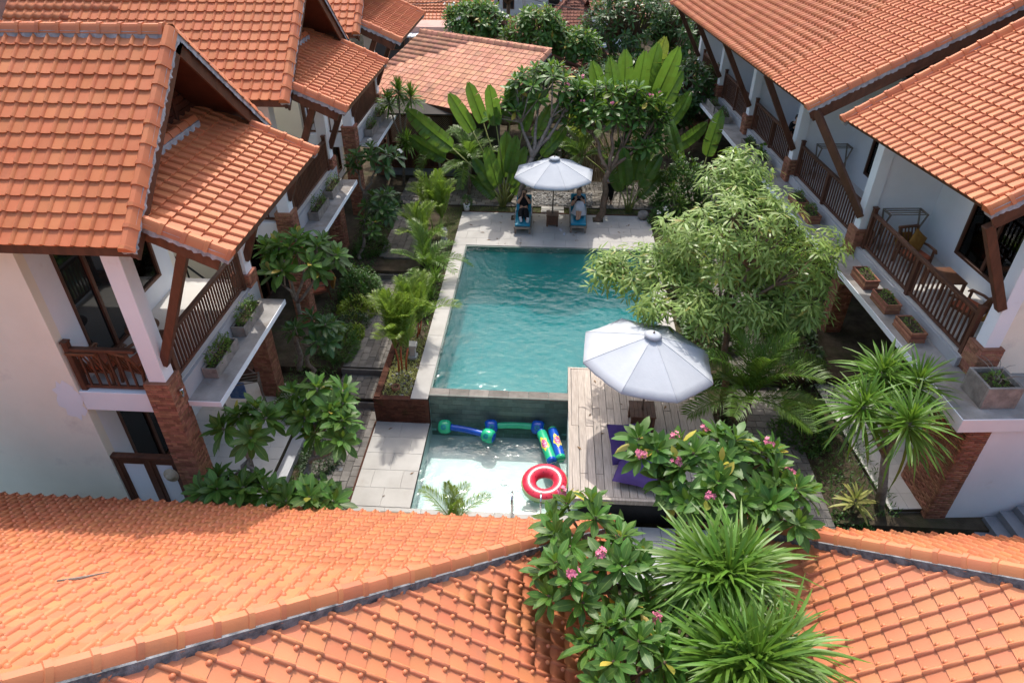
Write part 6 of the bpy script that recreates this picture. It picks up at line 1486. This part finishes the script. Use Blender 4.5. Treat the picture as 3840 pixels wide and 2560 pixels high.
tag(tufts('undergrowth', [(-7.2, -5.8, 8.2, 13.9, -.96), (-7.2, -5.8, 14.1, 20.0, -.42), (-7.2, -6.0, 20.2, 25.4, -.07), (4.4, 5.15, 10.5, 22.0, -.4), (6.5, 8.0, 10.5, 24.0, -.4), (-4.25, -3.48, 16.2, 22, -.09)], 12000, GC, mt['hedge'], 3), 'dark green undergrowth carpeting the garden beds', 'undergrowth', kind='stuff')
ROCK = MB().lathe([(.0, -.02), (.035, -.012), (.045, .005), (.03, .02), (0, .025)], 7).mesh('pebble', mt['rock'], True)
r = random.Random(9); ms = []
for (x0, x1, y0, y1, z, n) in ((-.7, 1.7, 25.62, 26.9, .02, 900), (-5.9, -5.2, 10.3, 11.2, -.94, 300), (-4.2, -3.5, 13.6, 15.0, -.08, 60)):
    for _ in range(n): ms.append(Matrix.Translation((r.uniform(x0, x1), r.uniform(y0, y1), z)) @ Euler((r.uniform(-.4, .4), r.uniform(-.4, .4), r.uniform(0, 6))).to_matrix().to_4x4() @ Matrix.Diagonal((r.uniform(.6, 1.5), r.uniform(.6, 1.2), r.uniform(.6, 1.1), 1)))
tag(joined('pebbles', [(ROCK, ms)], mt['rock'], kind='stuff'), 'grey river pebbles strewn in beds behind the loungers', 'pebbles')
# fallen leaves
FALL = leaf_mesh('leaf', MAT('dry_leaf', (.10, .06, .03), (.22, .13, .06), 9, .9, .3), .16, .05, 3, .3, .1)
ms = []
for (x0, x1, y0, y1, z, n) in ((-3.3, 3.7, 22.2, 24.7, .006, 26), (-4.3, -3.1, 10.6, 13.2, -.812, 3), (-5.6, -4.6, 9, 13.5, -.885, 12), (.8, 4, 10.5, 14.5, .012, 10), (-10, -1, 5.5, 7.5, None, 0)):
    for _ in range(n): ms.append(Matrix.Translation((r.uniform(x0, x1), r.uniform(y0, y1), z)) @ Euler((0, 0, r.uniform(0, 6))).to_matrix().to_4x4() @ Matrix.Scale(r.uniform(.5, 1.1), 4))
tag(joined('leaf_litter', [(FALL, ms)], FALL.materials[0], kind='stuff'), 'dry fallen leaves scattered over the paving', 'leaf litter')
# ---------------------------------------------------------------- far pavilion, gate, stairs and the neighbourhood behind
fp = thing('far_pavilion', 'faded terracotta pavilion roof behind the spiky tree', 'house', (-5.0, 31.5, -.05))
E0 = Vector((-8.7, 31.0, 2.95)); U = Vector((.86, -.51, 0)).normalized(); Hn = Vector((.51, .86, 0)).normalized(); tp = .38
Vv = (Hn+Vector((0, 0, tp))).normalized(); Lr, Sr = 7.2, 4.7; N = U.cross(Vv)
c = [E0, E0+U*Lr, E0+U*Lr+Vv*Sr, E0+Vv*Sr]
rf = MB().poly([p-N*.02 for p in c], .08).poly([c[3]-N*.02, c[2]-N*.02, c[2]+Hn*3-Vector((0, 0, 1.2)), c[3]+Hn*3-Vector((0, 0, 1.2))], .08).build('roof', mt['wood_red'], fp)
tl = Tiles(rf, 'tile_old', 300); tl.slope(E0, U, Vv, Lr, Sr, tw=.30, tl=.33); tl.finish()
ridge(rf, c[3], c[2], 'tile_old', drop=.10); ridge(rf, c[1]+N*.02, c[2]+N*.02, 'tile_old', up=N, drop=.1)
MB().poly([c[0]+Hn*.5-Vector((0, 0, .1)), c[1]+Hn*.5-Vector((0, 0, .1)), c[1]+Hn*.5-Vector((0, 0, 3.2)), c[0]+Hn*.5-Vector((0, 0, 3.2))], .15, -Hn).build('wall', mt['dark_in'], fp)
MB().bar(c[0]-Vector((0, 0, .12)), c[1]-Vector((0, 0, .12)), .04, .18).build('fascia', mt['wood'], fp)
gt = thing('timber_gate', 'dark timber screen with lattice panel over boards', 'gate', (-5.6, 29.0, -.05))
for x in (-7.05, -5.75, -4.35): MB().box((x-.06, 28.94, -.05), (x+.06, 29.06, 2.55)).build('post', mt['wood'], gt)
for z in (.12, 1.2, 2.42): MB().box((-6.99, 28.96, z), (-4.41, 29.04, z+.10)).build('rail', mt['wood'], gt)
for k in range(13): MB().box((-6.98+k*.198, 28.985, .22), (-6.98+k*.198+.19, 29.01, 1.2)).build('board', mt['wood_red'], gt)
lt = MB()
mt['lattice'] = MAT('pale_lattice', (.20, .12, .08), (.30, .19, .13), 6, .8)
for k in range(-12, 34):
    for s in (1, -1):
        x0 = -6.98+k*.09; pts = []
        a, b_ = (x0, 1.31), (x0+1.1*s, 2.41)
        if s < 0: a, b_ = (x0+1.1, 1.31), (x0, 2.41)
        # clip to the panel
        t0, t1 = 0, 1; dx = b_[0]-a[0]
        for lim, sg in ((-6.98, 1), (-4.42, -1)):
            for_ = (lim-a[0])/dx
            if dx*sg > 0: t0 = max(t0, for_)
            else: t1 = min(t1, for_)
        if t1-t0 > .03: lt.bar((a[0]+dx*t0, 28.99+.012*s, a[1]+1.1*t0), (a[0]+dx*t1, 28.99+.012*s, a[1]+1.1*t1), .022, .008, (0, 1, 0))
l_ = lt.build('lattice_strips', mt['lattice'], gt); l_['kind'] = 'stuff'
MB().poly([(-7.3, 28.3, 2.75), (-4.1, 28.3, 2.75), (-4.1, 29.3, 3.05), (-7.3, 29.3, 3.05)], .06).build('canopy', mt['dark_in'], gt)
MB().box((-7.3, 28.6, -.05), (-4.2, 28.95, .14)).build('sill', mt['grey_ledge'], gt)
for k in range(8): MB().box((-8.1, 28.7-.02*k, .5+k*.22), (-7.15, 28.74-.02*k, .66+k*.22)).build('louvre', mt['wood_red'], gt)
ss = thing('stone_stairs', 'pale stone stairs rising under the thatched hump', 'staircase', (-.3, 28.6, 0))
for k in range(7): MB().box((-1.15, 28.3+k*.30, .0), (.45, 28.62+k*.30, .17*(k+1))).build('step', mt['conc'], ss, bev=.012)
th = thing('thatched_roof', 'brown thatched roof hump seen between the trees', 'roof', (-.6, 29.6, 0))
b = MB(); n, k = 18, 10; vs = []
for i in range(n+1):
    for j in range(k+1):
        u, v = i/n, j/k; x = -2.2+3.0*u; y = 28.6+2.2*v; z = 2.15+1.25*math.sin(math.pi*(.08+.5*v))*(.75+.5*u)+.03*math.sin(i*5+j*3)
        vs.append((x, y, z))
b.add(vs, [(i*(k+1)+j, (i+1)*(k+1)+j, (i+1)*(k+1)+j+1, i*(k+1)+j+1) for i in range(n) for j in range(k)]); o = b.build('thatch', mt['thatch'], th, True)
md = o.modifiers.new('thick', 'SOLIDIFY'); md.thickness = .25
for x in (-1.9, .5): MB().tube([(x, 29.2, 0), (x, 29.2, 2.5)], .07, 8).build('post', mt['wood'], th)
bf = thing('bamboo_fence', 'thin upright cane fence behind the leaning tree', 'fence', (2.2, 28.3, 0))
CANE = MB().tube([(0, 0, 0), (0, 0, 1.0), (0, 0, 2.0)], [.022, .02, .018], 6).mesh('cane', mt['thatch'], True)
for i in range(46): link('cane', CANE, bf, Matrix.Translation((1.0+i*.062, 28.35+uni(-.015, .015), -.06)) @ Euler((uni(-.03, .03), uni(-.03, .03), 0)).to_matrix().to_4x4() @ Matrix.Diagonal((1, 1, uni(.9, 1.08), 1)))
for z in (.5, 1.5): MB().tube([(.95, 28.39, z), (3.9, 28.39, z)], .025, 6).build('rail', mt['thatch'], bf)
def far_house(label, c, sx, sy, hw, rise, kind, wallm, rz=0.0, name='village_house', gable=True):
    root = thing(name, label, 'house', c, rz, world=False)
    MB().box((-sx/2+.4, -sy/2+.4, 0), (sx/2-.4, sy/2-.4, hw)).build('wall', wallm, root)
    for x in (-sx/4, sx/4):
        f = MB().box((x-.5, -sy/2+.36, hw*.3), (x+.5, -sy/2+.398, hw*.8)).build('window', mt['wood'], root); MB().box((x-.42, -sy/2+.34, hw*.33), (x+.42, -sy/2+.358, hw*.77)).build('pane', mt['glass'], f)
    s = math.hypot(sy/2, rise); V1 = Vector((0, sy/2/s, rise/s)); V2 = Vector((0, -sy/2/s, rise/s)); N1 = Vector((1, 0, 0)).cross(V1)
    hx = 0 if gable else min(sx/2-.3, sy/2)
    a, b_, cc, d = Vector((-sx/2, -sy/2, hw)), Vector((sx/2, -sy/2, hw)), Vector((sx/2-hx, 0, hw+rise)), Vector((-sx/2+hx, 0, hw+rise))
    e, f = Vector((-sx/2, sy/2, hw)), Vector((sx/2, sy/2, hw))
    rf = MB().poly([a, b_, cc, d], .06).poly([f, e, d, cc], .06)
    if not gable: rf.poly([b_, f, cc], .06).poly([e, a, d], .06)
    rf = rf.build('roof', mt['wood_red'], root)
    tl = Tiles(rf, kind, 120); Mw = Matrix.Translation(c) @ Matrix.Rotation(rz, 4, 'Z')
    cl = [] if gable else [(a, Vector((1, -1, 0)).normalized()), (b_, Vector((-1, -1, 0)).normalized())]
    tl.slope(a+N1*.03, (1, 0, 0), V1, sx, s, cl)
    if not gable:
        nE = Vector((0, 1, 0)); V3_ = Vector((-hx, 0, rise)).normalized(); sl3 = math.hypot(hx, rise)
        tl.slope(b_+Vector((.02, 0, .02)), (0, 1, 0), V3_, sy, sl3, [(b_, Vector((1, 1, 0)).normalized()), (f, Vector((1, -1, 0)).normalized())])
        V4_ = Vector((hx, 0, rise)).normalized()
        tl.slope(e+Vector((-.02, 0, .02)), (0, -1, 0), V4_, sy, sl3, [(a, Vector((-1, 1, 0)).normalized()), (e, Vector((-1, -1, 0)).normalized())])
        for p, q in ((a, d), (b_, cc)): ridge(rf, p, q, kind, drop=.06)
    tl.c = [(seen(Mw @ m.translation), m, cut, r_) for (v_, m, cut, r_) in tl.c]; tl.finish()
    ridge(rf, d, cc, kind, drop=.06)
    return root
far_house('orange tiled house with dark eaves above the pale tin shed', (-8.6, 52.0, -.1), 9.0, 7.0, 2.6, 2.2, 'tile', mt['dark_in'], .05)
far_house('brown tiled house behind the white flowering tree', (-1.6, 41.5, -.1), 5.2, 8.0, 2.1, 2.2, 'tile_brown', mt['cream'], RAD(62))
far_house('small red hip roofed house among trees', (1.3, 57.0, -.6), 4.6, 4.6, 1.6, 1.9, 'tile_brown', mt['white'], 0, gable=False)
far_house('white walled house with brown roof behind the dark tree', (4.2, 55.5, -.4), 4.0, 4.0, 2.4, 1.0, 'tile_brown', mt['white'], .2)
far_house('grey roofed house at the end of the lane', (-2.0, 68.0, -.4), 8.0, 6.0, 3.0, 1.8, 'tile_brown', mt['roofwhite'], -.1)
far_house('orange roofed house half hidden by tall dark trees', (14.0, 62.0, -.4), 9.0, 7.0, 3.0, 2.2, 'tile', mt['cream'], .1)
sh = thing('tin_shed', 'pale corrugated shed roof with pinkish wall', 'shed', (-7.2, 44.5, 0))
MB().box((-8.9, 43.9, 0), (-5.4, 46.0, 3.1)).build('wall', MAT('pink_render', (.42, .24, .20), (.50, .30, .25), 2, .9), sh)
for k in range(18): MB().box((-9.0+k*.2, 42.9, 2.70), (-9.0+k*.2+.17, 44.0, 2.76+.015*(k % 2))).build('sheet', mt['roofwhite'], sh)
# trees behind
BIGL = [leaf_mesh('leaf', mt['bigtree'], .34, .11, 3, .2, .3), leaf_mesh('leaf', mt['bigtree'], .30, .10, 3, .25, .15)]
def bigtree(label, base, fork, crowns, seed, n=10, s=1.0, name='evergreen_tree', meshes=BIGL, mat=None, r0=.2, fl=None, flm=None):
    r = random.Random(seed); root = thing(name, label, 'tree', base); tips = []
    for (c, rad, k) in crowns: tips += [(p, (p-Vector(c)).normalized()*.7+Vector((0, 0, .6))) for p in ell_tips(c, rad, k, r, low=-.5, mind=.1)]
    skeleton(root, base, [t[0] for t in tips], r0, fork, 7, mt['trunk_br'], seed, .25, .02)
    ms = []
    for p, d in tips: ms += rosette(p, d, n, s, -.4, r)
    leaves(root, ms, meshes, mat or mt['bigtree'], 300, r=r)
    if fl: flowers(root, [t[0]+t[1].normalized()*.2 for t in r.sample(tips, fl)], flm, 5, 1.8, .14, r)
    return root
bigtree('large dark evergreen tree next to the upright traveller palm blades', (5.0, 41.0, -.1), (4.8, 40.8, 1.4), [((4.2, 40.0, 3.9), (3.3, 2.0, 2.0), 230), ((7.6, 39.5, 3.6), (2.8, 2.0, 2.1), 190), ((3.6, 37.5, 2.1), (2.4, 1.2, 1.0), 110), ((6.6, 37.0, 2.0), (2.0, 1.2, 1.0), 90)], 1, 11, 1.25)
bigtree('dark leafy tree by the eave corner of the long roof', (7.4, 34.0, -.1), (7.2, 33.8, 1.0), [((6.6, 33.0, 2.6), (1.8, 1.4, 1.4), 130), ((5.2, 32.0, 1.8), (1.3, 1.0, 1.1), 80)], 2, 11, 1.15)
bigtree('round frangipani dotted with white flowers behind the pavilion', (-4.4, 40.0, -.1), (-4.4, 40, 1.8), [((-4.4, 39.6, 4.2), (1.75, 1.4, 1.15), 130)], 3, 12, 1.0, 'frangipani_tree', FRL, mt['fr'], .15, 16, FLW)
bigtree('green tree hiding the brown tiled house', (-1.3, 37.0, -.1), (-1.2, 37, 1.8), [((-1.0, 36.6, 4.3), (1.7, 1.2, 1.2), 110), ((1.0, 36.5, 3.6), (1.3, 1.0, 1.0), 70)], 4, 12, 1.0, 'frangipani_tree', FRL, mt['fr'], .15)
bigtree('tall tree rising above the large dark evergreen', (12.5, 47.0, -.1), (12.4, 47, 2.0), [((11.5, 46, 4.8), (4.2, 2.2, 2.8), 260)], 5, 11, 1.4)
bigtree('leafy tree at the side of the orange tiled house', (-15.0, 58.0, -.1), (-15, 58, 2.0), [((-15.0, 57, 4.5), (3.5, 2.2, 2.4), 180)], 6, 11, 1.5)
bigtree('leafy tree between the red and grey roofs', (-4.0, 62.0, -.1), (-4, 62, 1.5), [((-4.0, 61, 3.4), (2.6, 2.0, 1.9), 130)], 7, 11, 1.5)
bigtree('leafy tree between the red hip roof and the tall tree', (7.0, 60.0, -.1), (7, 60, 1.5), [((7.0, 59, 3.2), (3.2, 2.0, 2.2), 170)], 8, 11, 1.5)
bigtree('dark tree in the gap behind the thatched hump', (1.8, 31.8, -.1), (1.8, 31.8, 1.2), [((1.9, 31.6, 2.6), (1.9, 1.0, 1.4), 110)], 9, 11, 1.1)
for i, (x, y, h) in enumerate(((-3.6, 44.0, 6.2), (-2.2, 50.0, 6.0))):
    po = thing('utility_pole', ('grey concrete utility pole rising behind the white flowering tree', 'street lamp pole near the grey roofed house')[i], 'pole', (x, y, -.1))
    MB().tube([(x, y, -.1), (x, y, h)], [.14, .09], 10).build('pole', mt['conc'], po, True)
    MB().box((x-.8, y-.05, h-.6), (x+.8, y+.05, h-.5)).build('cross_arm', mt['wood'], po)
    if i: MB().lathe([(.02, .10), (.14, .08), (.20, 0), (0, -.02)], 14, (x+1.1, y, h-1.4)).build('lamp_head', mt['twhite'], po, True); MB().tube([(x, y, h-1.7), (x+.6, y, h-1.3), (x+1.1, y, h-1.32)], .03, 6).build('lamp_arm', mt['conc'], po)
for i, (p, q, sag, lab) in enumerate((((-14, 46, 5.0), (-3.6, 44, 5.6), .7, 'sagging black power cable above the pale shed'), ((-14, 46.4, 4.5), (-3.6, 44.1, 5.3), .8, 'lower black cable bundle under the eaves of the orange house'), ((-3.6, 44, 5.6), (9, 49, 4.6), .8, 'black cable crossing over the red roof'), ((-3.6, 44, 5.2), (9.5, 47, 3.6), .7, 'black cable running into the dark evergreen'))):
    p, q = Vector(p), Vector(q); pts = [p.lerp(q, t)-Vector((0, 0, sag*4*t*(1-t))) for t in [k/14 for k in range(15)]]
    tag(MB().tube(pts, .022, 5).build('power_cable', mt['black']), lab, 'cable')
